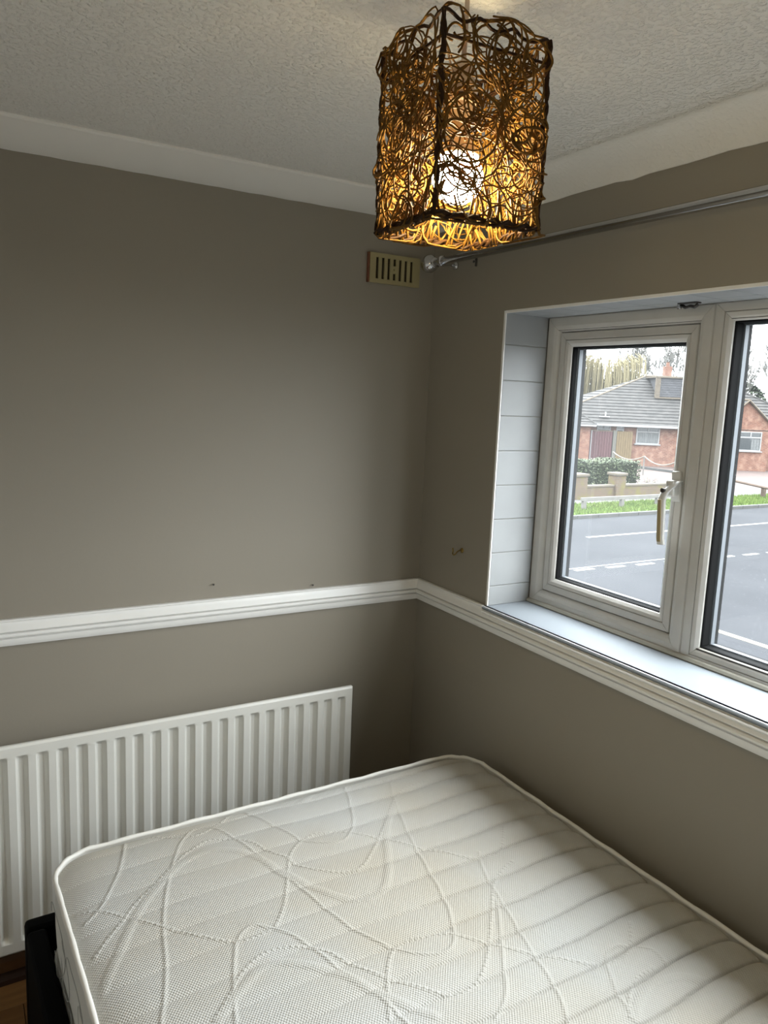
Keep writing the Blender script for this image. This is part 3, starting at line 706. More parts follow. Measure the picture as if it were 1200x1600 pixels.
for t, rin in lev:
    for k, (x, y) in enumerate(ol):
        # push along the outline normal
        cx = max(-(MW_/2-rc), min(MW_/2-rc, x)); cy = max(-(ML/2-rc), min(ML/2-rc, y))
        nv = Vector((x-cx, y-cy)); nv = nv.normalized() if nv.length > 1e-6 else Vector((0, 0))
        w = 0.0025*math.sin(k*0.9)*math.sin(math.pi*t) + 0.002*math.sin(k*0.37+3*t)*math.sin(math.pi*t)
        V.append((x - nv.x*(rin - w), y - nv.y*(rin - w), 0.004 + t*(MT-0.014)))
for j in range(len(lev)-1):
    for k in range(nO): F.append((j*nO+k, j*nO+(k+1) % nO, (j+1)*nO+(k+1) % nO, (j+1)*nO+k))
F.append(tuple(range(nO))[::-1])
bo = pyd('border', V, F, M_BORDER, mt, smooth=True)
for z, nm, r in ((MT-0.010, 'piping', 0.0058), (0.008, 'piping', 0.0058)):
    bm = bmesh.new()
    pts = []
    for k, (x, y) in enumerate(ol): pts.append((x*1.001, y*1.001, z + 0.0012*math.sin(k*1.3)))
    tube(bm, pts, [r*(1+0.10*math.sin(k*2.1)) for k in range(nO)], 10, closed=True); bm_obj(nm, bm, M_TAPE, mt, smooth=True)
# looping print on the left border
bm = bmesh.new()
xl = -MW_/2 - 0.0115
for k in range(9):
    yc = 0.78 - k*0.20
    tube(bm, [(xl+0.004*abs(math.cos(a)), yc + 0.085*math.cos(a) + 0.02*math.sin(2*a), 0.105+0.075*math.sin(a)) for a in np.linspace(0.3, 5.6, 40)], 0.0008, 5)
    tube(bm, [(xl+0.004*abs(math.cos(a)), yc - 0.09 + 0.05*math.cos(a), 0.11+0.055*math.sin(a+0.4)) for a in np.linspace(1.2, 6.4, 40)], 0.0008, 5)
bm_obj('border_stitching', bm, M_THREAD, bo)
box('handle_slit', (-MW_/2-0.013, -MW_/2-0.007, 0.36, 0.365, 0.085, 0.125), M_GASKET, bo, bev=0.001)

# ------------------------------------------------------------------ pendant lamp
LX, LY = -0.825, -1.290
LB, LT = 1.890+Z0, 2.142+Z0; HALF = 0.085; LROT = math.radians(-138.25+45)
lamp = tag(empty('pendant_lamp', (LX, LY, CEIL)), 'lit ceiling pendant with a square shade of tangled brown rattan', 'lamp')
M_RATTAN = mat('tan_rattan_cane', (0.18, 0.088, 0.0135), 0.6, 0.15, col2=(0.10, 0.045, 0.0075), vscale=30)
M_RATDARK = mat('dark_rattan_binding', (0.035, 0.016, 0.006), 0.6, 0.15, var=0.3, vscale=40)
M_CORD = mat('pale_flex', (0.62, 0.50, 0.40), 0.5, 0.3)
M_HOLD = mat('white_lampholder', (0.70, 0.62, 0.52), 0.4, 0.4)
M_BULB = emit_mat('glowing_bulb', (1.0, 0.80, 0.45), 175.0)
bm = bmesh.new(); lathe(bm, [(0.048, 0.0), (0.048, -0.008), (0.040, -0.020), (0.016, -0.026), (0.008, -0.034)], 28); bm_obj('ceiling_rose', bm, M_HOLD, lamp, smooth=True)
bm = bmesh.new(); tube(bm, [(0, 0, -0.030), (0.001, 0, -0.07), (0, 0, 2.122+Z0-CEIL)], 0.0036, 10); bm_obj('flex', bm, M_CORD, lamp, smooth=True)
hz = 2.122+Z0-CEIL
bm = bmesh.new(); lathe(bm, [(0.006, hz+0.004), (0.014, hz), (0.0175, hz-0.014), (0.0175, hz-0.040), (0.0225, hz-0.042), (0.0225, hz-0.052), (0.0175, hz-0.054), (0.0175, hz-0.075), (0.015, hz-0.078)], 24)
autosmooth(bm_obj('lampholder', bm, M_HOLD, lamp), 40)
bz = hz - 0.076
bm = bmesh.new(); lathe(bm, [(0.012, bz+0.002), (0.0135, bz-0.010), (0.018, bz-0.024), (0.0255, bz-0.040), (0.0300, bz-0.048), (0.0295, bz-0.050)], 28)
bulb = bm_obj('bulb', bm, M_HOLD, lamp, smooth=True)
gc = bz - 0.078; gr = 0.0375
bm = bmesh.new(); lathe(bm, [(gr*math.sin(a), gc+gr*math.cos(a)) for a in np.linspace(math.radians(42), math.radians(179), 16)], 28)
bm_obj('glowing_globe', bm, M_BULB, bulb, smooth=True)
shade = empty('shade', (0, 0, LB-CEIL), LROT, lamp)
SH = LT - LB
# wire frame: four uprights, top and bottom squares, spider
bm = bmesh.new()
cs = [(HALF, HALF), (-HALF, HALF), (-HALF, -HALF), (HALF, -HALF)]
for i in range(4):
    a = cs[i]; b = cs[(i+1) % 4]
    tube(bm, [(a[0], a[1], 0.0), (a[0]*1.01, a[1]*1.01, SH*0.5), (a[0], a[1], SH)], 0.0026, 6)
    tube(bm, [(a[0], a[1], 0.004), (b[0], b[1], 0.004)], 0.0024, 6)
    tube(bm, [(a[0], a[1], SH-0.03), (b[0], b[1], SH-0.03)], 0.0022, 6)
    tube(bm, [(a[0], a[1], SH-0.03), (a[0]*0.26, a[1]*0.26, hz-0.046-(LB-CEIL)), (a[0]*0.2, a[1]*0.2, hz-0.047-(LB-CEIL))], 0.0016, 6)
bm_obj('wire_frame', bm, M_RATDARK, shade)
bm = bmesh.new(); tube(bm, [(0.0245*math.cos(a), 0.0245*math.sin(a), hz-0.047-(LB-CEIL)) for a in np.linspace(0, 2*math.pi, 24, endpoint=False)], 0.002, 6, closed=True); bm_obj('fitting_ring', bm, M_RATDARK, shade)
# binding cane twisted round the edges
bm = bmesh.new()
for i in range(4):
    a = Vector((*cs[i], 0)); b = Vector((*cs[(i+1) % 4], 0))
    for (z, ph) in ((0.003, 0), (0.003, 2.6), (SH-0.004, 1.0)):
        pts = []
        for k in range(26):
            t = k/25; p = a.lerp(b, t); an = t*20+ph
            n_ = Vector((p.x, p.y, 0)).normalized()
            pts.append((p.x+n_.x*0.004*math.cos(an), p.y+n_.y*0.004*math.cos(an), z+0.0045*math.sin(an)))
        tube(bm, pts, 0.0024, 6)
    for ph in (0, 2.2):
        pts = [(a.x*(1+0.035*math.cos(k*0.9+ph)), a.y*(1+0.035*math.sin(k*0.9+ph)), SH*k/30) for k in range(31)]
        tube(bm, pts, 0.0021, 6)
bm_obj('edge_binding', bm, M_RATDARK, shade)
# tangled canes: loops on each face
for fc in range(4):
    rr = random.Random(100+fc); bm = bmesh.new()
    ang = fc*math.pi/2
    ex = Vector((-math.sin(ang), math.cos(ang), 0)); nn = Vector((math.cos(ang), math.sin(ang), 0))
    for k in range(84):
        R0 = rr.choice((0.014, 0.020, 0.026, 0.032, 0.038, 0.046, 0.054)); R1 = R0*rr.uniform(0.6, 1.25)
        upper = rr.random() < 0.5
        cu = rr.uniform(-HALF, HALF)*0.93
        cz = rr.uniform(0.45*SH, SH*0.99) if upper else rr.uniform(0.015, SH*0.62)
        dep = rr.uniform(-0.007, 0.009); th = rr.uniform(0, 6.28); a0 = rr.uniform(0, 6.28); tot = rr.uniform(4.2, 8.5)
        n = 26; drift = rr.uniform(-0.012, 0.012); pts = []
        for j in range(n):
            t = j/(n-1); a = a0 + tot*t
            u = R0*math.cos(a); v = R1*math.sin(a)
            U = cu + u*math.cos(th)-v*math.sin(th) + drift*t; Z = cz + u*math.sin(th)+v*math.cos(th) + drift*t*0.6
            d = dep + 0.004*math.sin(2*a+th)
            lim = HALF + 0.003
            if abs(U) > lim:      # strand turns round the corner on to the next face
                U2 = math.copysign(lim, U); d -= min(0.03, (abs(U)-lim)*0.8); U = U2
            top = SH + 0.006 + 0.004*math.sin(U*70+fc); Z = min(max(Z, -0.004), top)
            p = nn*(HALF+d) + ex*U; pts.append((p.x, p.y, Z))
        tube(bm, pts, rr.choice((0.0010, 0.0012, 0.0013, 0.0017)), 5)
    # long wandering canes and straight cross strands
    for k in range(12):
        z = rr.uniform(0.0, SH*0.9); pts = []; sl0 = rr.uniform(-0.5, 0.5); ph = rr.uniform(0, 6.28)
        for j in range(20):
            U = -HALF + 2*HALF*j/19
            p = nn*(HALF+0.005*math.sin(j*1.1+ph)) + ex*U
            pts.append((p.x, p.y, min(max(z + sl0*U + 0.010*math.sin(j*0.6+ph), 0), SH)))
        tube(bm, pts, rr.choice((0.0010, 0.0013)), 5)
    # fringe of short ends bending inwards at the lower rim
    for k in range(20):
        U = rr.uniform(-HALF, HALF)*0.95; l_ = rr.uniform(0.02, 0.055); dd = rr.uniform(-0.5, 0.5)
        p = nn*(HALF-0.001) + ex*U; q = nn*(HALF-0.004-rr.uniform(0, 0.010)) + ex*(U+dd*l_)
        tube(bm, [(p.x, p.y, -0.004), ((p.x+q.x)/2, (p.y+q.y)/2, l_*0.5), (q.x, q.y, l_)], rr.choice((0.0018, 0.0022)), 5)
    o = bm_obj('rattan_weave', bm, M_RATTAN, shade, smooth=True); o['kind'] = 'stuff'

# ================================================================== OUTSIDE
G = CAMZ - 3.6
TONE = 0.275
def g3(x, y, h=0.0): return Vector((x, y, G+h))
def slab(name, x0, x1, y0, y1, h0, h1, m, label, cat):
    return tag(box(name, (x0, x1, y0, y1, G+h0, G+h1), m), label, cat, kind='structure')
M_ASPH = mat('worn_grey_asphalt', (0.062, 0.065, 0.072), 1.0, 0.04, col2=(0.080, 0.083, 0.091), vscale=0.5)
M_PAVE = mat('pale_pavement', (0.15, 0.145, 0.14), 0.9, 0.2, var=0.12, vscale=1.5)
M_DRIVE = mat('pink_block_paving', (0.155, 0.112, 0.098), 0.9, 0.2, var=0.10, vscale=3)
M_KERB = mat('concrete_kerb', (0.11, 0.11, 0.105), 0.9, 0.2, var=0.1, vscale=3)
M_LINE = mat('white_road_paint', (0.42, 0.42, 0.41), 0.8, 0.2, var=0.1, vscale=6)
M_YLINE = mat('pale_yellow_road_paint', (0.42, 0.39, 0.30), 0.8, 0.2, var=0.1, vscale=6)
M_VERGE = mat('bright_verge_turf', (0.13, 0.22, 0.045), 0.95, 0.1, col2=(0.20, 0.29, 0.07), vscale=3)
M_GRASS = mat('grass_blades', (0.15, 0.25, 0.05), 0.9, 0.1, col2=(0.23, 0.31, 0.08), vscale=2)
M_SOIL = mat('winter_garden_ground', (0.09, 0.085, 0.05), 0.95, 0.1, col2=(0.07, 0.10, 0.03), vscale=1.2)
slab('road', 1.5, 110, -45, 14.9, -0.3, 0.0, M_ASPH, 'worn grey asphalt road junction outside the window', 'road')
kb = tag(empty('kerb', (0, 15.0, G)), 'grey concrete kerb along the far side of the road', 'kerb', kind='structure')
kme = None
for i in range(70):
    if kme is None:
        o = box('kerb_stone', (0.005, 0.91, -0.08, 0.06, -0.1, 0.11), M_KERB, kb, bev=0.015, seg=1); kme = o
    else:
        o = kme.copy(); C.objects.link(o); o.parent = kb
    o.location = (2 + i*0.915, 0, 0)
vg_ = slab('grass_verge', 2, 66, 15.07, 17.2, -0.2, 0.06, M_VERGE, 'strip of bright green grass beside the road', 'grass')
rg = random.Random(5); V = []; F = []
for i in range(16000):
    x = rg.uniform(12, 34); y = rg.uniform(15.1, 17.15); h = rg.uniform(0.05, 0.13); a = rg.uniform(0, 3.14); w = 0.02
    b = len(V); V += [(x-w*math.cos(a), y-w*math.sin(a), G+0.06), (x+w*math.cos(a), y+w*math.sin(a), G+0.06), (x+rg.uniform(-.04,.04), y+rg.uniform(-.04,.04), G+0.06+h)]; F.append((b, b+1, b+2))
tag(pyd('grass_blades', V, F, M_GRASS), 'fresh green grass blades growing on the roadside verge', 'grass', kind='stuff')
slab('pavement', 2, 66, 17.2, 18.05, -0.2, 0.07, M_PAVE, 'grey pavement between the verge and the garden wall', 'pavement')
slab('front_garden', -10, 120, 18.05, 95, -0.3, 0.0, M_SOIL, 'garden ground around the bungalow', 'ground')
# driveway, in front of the house, along the rope line
dv = pyd('driveway', [g3(21.3,18.5,.03), g3(27.6,18.5,.03), g3(27.6,18.06,.03), g3(42,18.06,.03), g3(46,22,.03), g3(33,31,.03), g3(24.6,22.5,.03)], [(0,1,2,3,4,5,6)], M_DRIVE)
sol = dv.modifiers.new('thick', 'SOLIDIFY'); sol.thickness = 0.05
tag(dv, 'pinkish block paved driveway in front of the brick bungalow', 'driveway', kind='structure')
eb = tag(box('edging_kerb', (32.9, 33.05, 22.6, 29.5, G, G+0.16), M_KERB), 'low dark edging along the foot of the bungalow drive', 'edging', kind='structure')
eb.rotation_euler = (0, 0, 0)
# road markings
def marking(name, x0, x1, y0, y1, label, group, m=M_LINE):
    return tag(box(name, (x0, x1, y0, y1, G-0.001, G+0.006), m), label, 'road marking', group)
for i, (x0, x1, lb) in enumerate(((13.65, 17.45, 'long white centre dash seen through the casement'), (19.5, 23.3, 'long white centre dash seen through the fixed pane'))):
    marking('road_dash', x0, x1, 12.38, 12.50, lb, 'long centre dashes of the road')
names = ['first', 'second', 'third', 'fourth', 'fifth', 'sixth', 'seventh', 'eighth', 'ninth', 'tenth']
for i in range(10):
    x0 = 9.45 + i*0.915 - 0.35*0; 
    marking('give_way_dash', x0, x0+0.55, 9.50-0.045*i*0.9, 9.62-0.045*i*0.9, names[i] + ' short white give-way dash counting from the left of the casement', 'short give-way dashes')
tag(box('edge_line', (9.6, 13.9, 9.66, 9.70, G-0.001, G+0.005), M_LINE), 'thin worn white line just beyond the short dashes', 'road marking')
tag(box('side_line', (9.38, 9.52, -20, 9.3, G-0.001, G+0.006), M_YLINE), 'continuous pale yellowish line along the near side road', 'road marking')

# knee rail fence, pale
M_PALEW = mat('weathered_pale_timber', (0.26, 0.25, 0.23), 0.9, 0.1, var=0.12, vscale=5)
M_BRNW = mat('weathered_brown_timber', (0.14, 0.10, 0.075), 0.9, 0.1, var=0.15, vscale=5)
kr = tag(empty('knee_rail_fence', (17.2, 16.15, G)), 'low pale timber knee rail along the verge', 'fence')
for i in range(4):
    box('post', (-0.07, 0.07, -0.06, 0.06, 0, 0.40), M_PALEW, kr, bev=0.01, loc=(1.8*i, 0, 0))
box('rail', (-0.12, 5.6, -0.05, 0.05, 0.34, 0.46), M_PALEW, kr, bev=0.01)
kr2 = tag(empty('timber_rail', (27.98, 18.55, G)), 'brown timber rail beside the driveway entrance', 'fence')
box('post', (-0.07, 0.07, -0.07, 0.07, 0, 0.66), M_BRNW, kr2, bev=0.01)
box('post', (-0.07, 0.07, -0.07, 0.07, 0, 0.60), M_BRNW, kr2, bev=0.01, loc=(-1.1, -3.2, 0))
bm = bmesh.new(); tube(bm, [(0, 0, 0.58), (-1.1, -3.2, 0.50)], 0.045, 4); bm_obj('rail', bm, M_BRNW, kr2)
tag(box('timber_post', (27.52, 27.68, 16.48, 16.62, G, G+0.48), M_BRNW, bev=0.01), 'short brown timber bollard on the grass right of the mullion', 'post')

# rope fence along the drive
M_ROPE = mat('white_rope', (0.42, 0.37, 0.31), 0.9, 0.1)
rp_ = tag(empty('rope_fence', (28.7, 21.8, G)), 'white rope slung between posts along the drive', 'fence')
tops = [(30.473, 27.377), (29.896, 24.725), (28.675, 21.805), (28.165, 19.2)]
for (x, y) in tops:
    bm = bmesh.new(); tube(bm, [(x-28.7, y-21.8, 0), (x-28.7, y-21.8, 1.02)], 0.035, 8); bm_obj('post', bm, M_PALEW, rp_)
for a, b in zip(tops, tops[1:]):
    bm = bmesh.new(); pts = []
    for j in range(13):
        t = j/12; pts.append((a[0]+(b[0]-a[0])*t-28.7, a[1]+(b[1]-a[1])*t-21.8, 1.0-0.9*t*(1-t)*1.25))
    tube(bm, pts, 0.030, 6); bm_obj('rope', bm, M_ROPE, rp_, smooth=True)

# garden wall with two piers
M_GWALL = brick_mat('mossy_garden_brick', (0.21, 0.135, 0.085), (0.17, 0.12, 0.07), (0.20, 0.18, 0.15), moss=(0.21, 0.18, 0.055))
M_CAP = mat('lichen_coping', (0.22, 0.19, 0.15), 0.9, 0.1, var=0.15, vscale=6)
gwl = tag(empty('garden_wall', (18.7, 18.2, G)), 'low mossy brick garden wall with two piers', 'wall')
box('pier', (-0.12, 0.46, -0.22, 0.22, 0, 0.92), M_GWALL, gwl); box('pier_cap', (-0.17, 0.51, -0.27, 0.27, 0.92, 1.02), M_CAP, gwl, bev=0.02)
box('pier', (1.98, 2.46, -0.22, 0.22, 0, 0.92), M_GWALL, gwl); box('pier_cap', (1.93, 2.51, -0.27, 0.27, 0.92, 1.02), M_CAP, gwl, bev=0.02)
box('wall_panel', (0.46, 1.98, -0.11, 0.11, 0, 0.50), M_GWALL, gwl); box('coping', (0.46, 1.98, -0.14, 0.14, 0.50, 0.57), M_CAP, gwl, bev=0.01)
box('wall_panel', (2.46, 8.7, -0.11, 0.11, 0, 0.50), M_GWALL, gwl); box('coping', (2.46, 8.7, -0.14, 0.14, 0.50, 0.57), M_CAP, gwl, bev=0.01)

# leafy masses
def foliage(name, parent, n, inside, size, m, seed):
    r2 = random.Random(seed); V = []; F = []
    for i in range(n):
        p = inside(r2); a = r2.uniform(0, 6.28); t = r2.uniform(-0.9, 0.9); s = size*r2.uniform(0.6, 1.3)
        u = Vector((math.cos(a), math.sin(a), t)).normalized()*s; w = Vector((-math.sin(a), math.cos(a), r2.uniform(-.8, .8))).normalized()*s*0.55
        b = len(V); V += [p-u, p+w, p+u, p-w]; F.append((b, b+1, b+2, b+3))
    return pyd(name, V, F, m, parent)
M_HEDGE = mat('hedge_leaves', (0.055, 0.095, 0.028), 0.7, 0.3, col2=(0.11, 0.135, 0.05), vscale=3)
M_HEDGEIN = mat('hedge_core', (0.03, 0.045, 0.015), 0.9, 0.1)
hg = tag(empty('clipped_hedge', (20.3, 20.5, G)), 'clipped green hedge behind the garden wall', 'hedge')
def in_hedge(r2):
    f = r2.random(); x, y, z = r2.uniform(-0.8, 3.85), r2.uniform(-0.55, 0.55), r2.uniform(0.02, 1.27)
    if f < 0.4: z = 1.25 + 0.05*math.sin(x*3)+r2.uniform(-.05,.05)
    elif f < 0.85: y = -0.55 + r2.uniform(-.07,.05)+0.04*math.sin(x*5)
    else: x = r2.choice((-0.8, 3.85)) + r2.uniform(-.05,.05)
    return Vector((x, y, z))
fo = foliage('leaves', hg, 5200, in_hedge, 0.055, M_HEDGE, 3); fo['kind'] = 'stuff'
box('twig_core', (-0.74, 3.78, -0.5, 0.5, 0.0, 1.2), M_HEDGEIN, hg, bev=0.08)
M_SHRUB = mat('fresh_shrub_leaves', (0.08, 0.15, 0.03), 0.7, 0.3, col2=(0.15, 0.2, 0.06), vscale=3)
def shrub(x, y, r, h, label, n, m=M_SHRUB, dense=True):
    s = tag(empty('garden_shrub', (x, y, G)), label, 'shrub', 'small shrubs behind the garden wall')
    def ins(r2):
        a = r2.uniform(0, 6.28); q = r2.random()**0.5; z = r2.random()
        return Vector((r*q*math.cos(a), r*q*math.sin(a)*0.7, h*(0.12+0.88*z*(1-0.35*q))))
    f = foliage('leaves', s, n, ins, 0.05, m, int(x*10)); f['kind'] = 'stuff'
    bm = bmesh.new()
    for k in range(5):
        a = k*1.26; tube(bm, [(0, 0, 0), (r*0.3*math.cos(a), r*0.3*math.sin(a), h*0.5), (r*0.6*math.cos(a), r*0.5*math.sin(a), h*0.95)], [0.014, 0.01, 0.005], 5)
    bm_obj('stems', bm, M_BRNW, s)
M_DRYSH = mat('grey_green_shrub_leaves', (0.10, 0.115, 0.06), 0.8, 0.2, col2=(0.15, 0.14, 0.09), vscale=3)
shrub(18.3, 19.3, 0.55, 0.75, 'bright green shrub left of the first wall pier', 500)
shrub(20.1, 18.9, 0.55, 0.62, 'low green plants between the two wall piers', 500)
shrub(21.75, 18.8, 0.42, 0.80, 'grey green bush right of the second wall pier', 420, M_DRYSH)
shrub(23.6, 18.9, 0.50, 0.72, 'sparse twiggy plant behind the wall near the handle', 200, M_DRYSH)

# ---------------------------------------------------------------- bungalow
M_BRICK = brick_mat('red_brick', (0.30, 0.125, 0.078), (0.21, 0.082, 0.052), (0.34, 0.25, 0.20), moss=(0.40, 0.24, 0.175))
M_ROOF = mat('weathered_concrete_tile', (0.078, 0.076, 0.074), 0.9, 0.08, col2=(0.125, 0.118, 0.113), vscale=2.5, detail=8)
M_ROOF2 = mat('blue_grey_slate', (0.125, 0.125, 0.135), 0.9, 0.15, var=0.15, vscale=3)
M_RIDGE = mat('buff_ridge_tile', (0.20, 0.165, 0.125), 0.9, 0.15, var=0.12, vscale=4)
M_HWHITE = mat('white_house_plastic', (0.40, 0.40, 0.40), 0.5, 0.3)
M_HGLASS = mat('dark_house_pane', (0.08, 0.09, 0.095), 0.08, 0.6)
M_CURT = mat('pale_net_curtain', (0.24, 0.25, 0.25), 0.9, 0.1, var=0.15, vscale=12)
M_GATE = mat('maroon_gate_boards', (0.135, 0.06, 0.065), 0.7, 0.2, var=0.15, vscale=6)
M_FENCE = mat('tan_fence_boards', (0.23, 0.17, 0.095), 0.9, 0.1, var=0.15, vscale=6)
M_CONC = mat('concrete_fence_post', (0.19, 0.185, 0.16), 0.9, 0.1)
bg_ = tag(empty('bungalow', (36.37, 27.9, G), math.atan2(-.504, .863)), 'red brick bungalow with a brown tiled hipped roof across the road', 'house')
EV = 2.40
bm = bmesh.new(); bx(bm, -8.3, 2.3, 0, 8.0, 0, EV); bx(bm, 2.3, 8.5, 0.3, 8.0, 0, EV); bm_obj('brick_wall', bm, M_BRICK, bg_)
box('brick_wall', (-8.3, -5.5, -1.0, 0.0, 0, EV-0.05), M_BRICK, bg_)
# gabled wing
wz = [( 2.2, 0), (5.1, 0), (5.1, 2.78), (3.65, 4.04), (2.2, 2.78)]
V = [(u, -0.45, z) for u, z in wz] + [(u, 4.5, z) for u, z in wz]
pyd('gable_wall', V, [(0,1,2,3,4)] + [(i, 5+i, 5+(i+1) % 5, (i+1) % 5) for i in range(5)] + [(9,8,7,6,5)], M_BRICK, bg_)
def course_roof(name, A, B, Ct, D, n, m, parent, lift=0.045):
    """A,B eave ends; D,Ct ridge ends (A-D left side, B-Ct right side): stepped tile courses"""
    A, B, Ct, D = map(Vector, (A, B, Ct, D)); V = []; F = []
    nrm = (B-A).cross(D-A).normalized()
    if nrm.z < 0: nrm = -nrm
    for i in range(n):
        t0, t1 = i/n, (i+1.0)/n
        l0, r0, l1, r1 = A.lerp(D, t0), B.lerp(Ct, t0), A.lerp(D, t1), B.lerp(Ct, t1)
        b = len(V); V += [l0+nrm*lift, r0+nrm*lift, r1+nrm*0.005, l1+nrm*0.005, l0, r0]
        F += [(b, b+1, b+2, b+3), (b+4, b+5, b+1, b)]
    return pyd(name, V, F, m, parent)
RZ = 5.36; e = -0.45
rl, rr_ = (-0.9, 4.1, RZ), (3.5, 4.1, RZ); el, er = (-8.6, e, EV-0.03), (8.9, e, EV-0.03); bl, br_ = (-8.6, 8.6, EV), (8.9, 8.6, EV)
course_roof('roof_slope', el, er, rr_, rl, 17, M_ROOF, bg_)
course_roof('roof_slope', bl, el, rl, rl, 17, M_ROOF, bg_); course_roof('roof_slope', er, br_, rr_, rr_, 17, M_ROOF, bg_); course_roof('roof_slope', br_, bl, rl, rr_, 17, M_ROOF, bg_)
def ridge(a, b, r=0.09, name='ridge_tiles', m=M_RIDGE):
    bm = bmesh.new(); a = Vector(a); b = Vector(b); n = max(2, int((b-a).length/0.4))
    tube(bm, [tuple(a.lerp(b, i/n)+Vector((0, 0, 0.03))) for i in range(n+1)], [r*(1.0 if i % 2 else 0.92) for i in range(n+1)], 6); bm_obj(name, bm, m, bg_)
ridge(rl, rr_); ridge(el, rl, 0.06); ridge(er, rr_, 0.07, m=M_ROOF)
# front projection roof at the left
pe = EV - 0.05
course_roof('porch_roof', (-8.6, -1.25, pe), (-5.25, -1.25, pe), (-6.2, 0.6, 3.2), (-8.6, 0.6, 3.2), 6, M_ROOF, bg_)
course_roof('porch_roof', (-5.25, -1.25, pe), (-5.25, 0.6, pe), (-6.2, 0.6, 3.2), (-6.2, 0.6, 3.2), 6, M_ROOF, bg_)
ridge((-5.25, -1.25, pe), (-6.2, 0.6, 3.2), 0.05, m=M_ROOF)
# wing roof slopes
course_roof('wing_roof', (2.0, -0.62, 2.60), (2.0, 4.5, 2.60), (3.65, 4.5, 4.10), (3.65, -0.62, 4.10), 8, M_ROOF, bg_)
course_roof('wing_roof', (5.3, 4.5, 2.60), (5.3, -0.62, 2.60), (3.65, -0.62, 4.10), (3.65, 4.5, 4.10), 8, M_ROOF, bg_)
bm = bmesh.new()
for sgn in (-1, 1):
    tube(bm, [(3.65, -0.60, 4.10), (3.65+sgn*1.65, -0.60, 2.60)], 0.055, 4)
bm_obj('verge_board', bm, M_RIDGE, bg_); ridge((3.65, -0.6, 4.1), (3.65, 3.2, 4.1), 0.07)
# flat dormer clad in slate
box('dormer', (-0.75, 3.0, 2.05, 5.0, 3.6, 5.26), M_ROOF2, bg_)
for i in range(8): box('slate_course', (-0.72, 2.98, 2.0, 2.06, 4.14+i*0.135, 4.14+i*0.135+0.12), M_ROOF2, bg_, rot=None)
box('dormer_trim', (-0.95, -0.68, 1.93, 2.10, 4.02, 5.34), M_RIDGE, bg_); box('dormer_trim', (-0.95, 3.1, 1.85, 2.05, 4.02, 4.11), M_RIDGE, bg_); box('dormer_cap', (-0.95, 3.1, 1.9, 5.1, 5.26, 5.33), M_RIDGE, bg_)
box('chimney', (0.55, 1.0, 4.8, 5.25, 4.6, 6.1), M_BRICK, bg_); bm = bmesh.new(); lathe(bm, [(0.12, 6.1), (0.10, 6.35), (0.12, 6.38)], 10, 'Z', (0.77, 5.02, 0)); bm_obj('chimney_pot', bm, M_BRICK, bg_)
box('roof_flashing', (1.1, 1.9, 4.0, 4.4, 5.42, 5.48), M_HWHITE, bg_)
bm = bmesh.new(); bx(bm, -4.75, -4.15, 0.0, 0.35, 2.78, 2.84); tube(bm, [(-4.35, 0.25, 2.8), (-4.35, 0.25, 3.1)], 0.05, 8); bm_obj('roof_vent', bm, M_HWHITE, bg_)
box('gutter', (-5.25, 2.2, -0.55, -0.42, EV-0.10, EV+0.02), M_HWHITE, bg_); box('gutter', (-8.6, -5.25, -1.33, -1.22, pe-0.09, pe+0.01), M_HWHITE, bg_)
def house_window(u0, u1, z0, z1, w, mull, tops, curtains=True, fwd=0.05):
    wn_ = empty('window', ((u0+u1)/2, w, z0), parent=bg_)
    a = (u1-u0)/2; h = z1-z0; t = 0.065
    bm = bmesh.new(); bx(bm, -a, a, -fwd, 0.02, 0, t); bx(bm, -a, a, -fwd, 0.02, h-t, h); bx(bm, -a, -a+t, -fwd, 0.02, t, h-t); bx(bm, a-t, a, -fwd, 0.02, t, h-t)
    if tops: bx(bm, -a+t, a-t, -fwd, 0.02, tops-t*0.6, tops+t*0.6)
    for q in mull:
        bx(bm, -a+2*a*q-t*0.5, -a+2*a*q+t*0.5, -fwd, 0.02, (tops or t), h-t)
    bx(bm, -a-0.08, a+0.08, -fwd-0.06, 0.02, -0.06, 0.0)
    bm_obj('window_frame', bm, M_HWHITE, wn_)
    box('pane', (-a+t, a-t, -0.012, -0.004, t, h-t), M_HGLASS, wn_)
    if curtains:
        V = []; F = []; k = 40
        for j in range(k+1):
            x = -a+t+(2*a-2*t)*j/k
            if 0.36 < j/k < 0.64 and curtains != 'full': pass
            V += [(x, -0.018-0.008*math.sin(j*1.7), t+0.02), (x, -0.018-0.008*math.sin(j*1.7), (tops or h)-t)]
        for j in range(k):
            if curtains == 'split' and 0.2 < (j+0.5)/k < 0.72: continue
            F.append((2*j, 2*j+2, 2*j+3, 2*j+1))
        for part in ((0, 0.2), (0.72, 1.0)) if curtains == 'split' else ((0, 1.0),):
            js = [j for j in range(k+1) if part[0] <= j/k <= part[1]]
            pyd('curtain', V[2*js[0]:2*js[-1]+2], [(2*i, 2*i+2, 2*i+3, 2*i+1) for i in range(len(js)-1)], M_CURT, wn_)
house_window(-2.53, -1.16, 1.33, 2.30, 0.0, (0.5,), 0.70, 'full')
house_window(-4.86, -4.05, 1.80, 2.34, 0.0, (0.5,), 0.30, None); house_window(-3.72, -3.28, 1.80, 2.34, 0.0, (), 0.30, None)
house_window(2.67, 4.63, 1.20, 2.32, -0.45, (0.34, 0.67), 0.78, 'split')
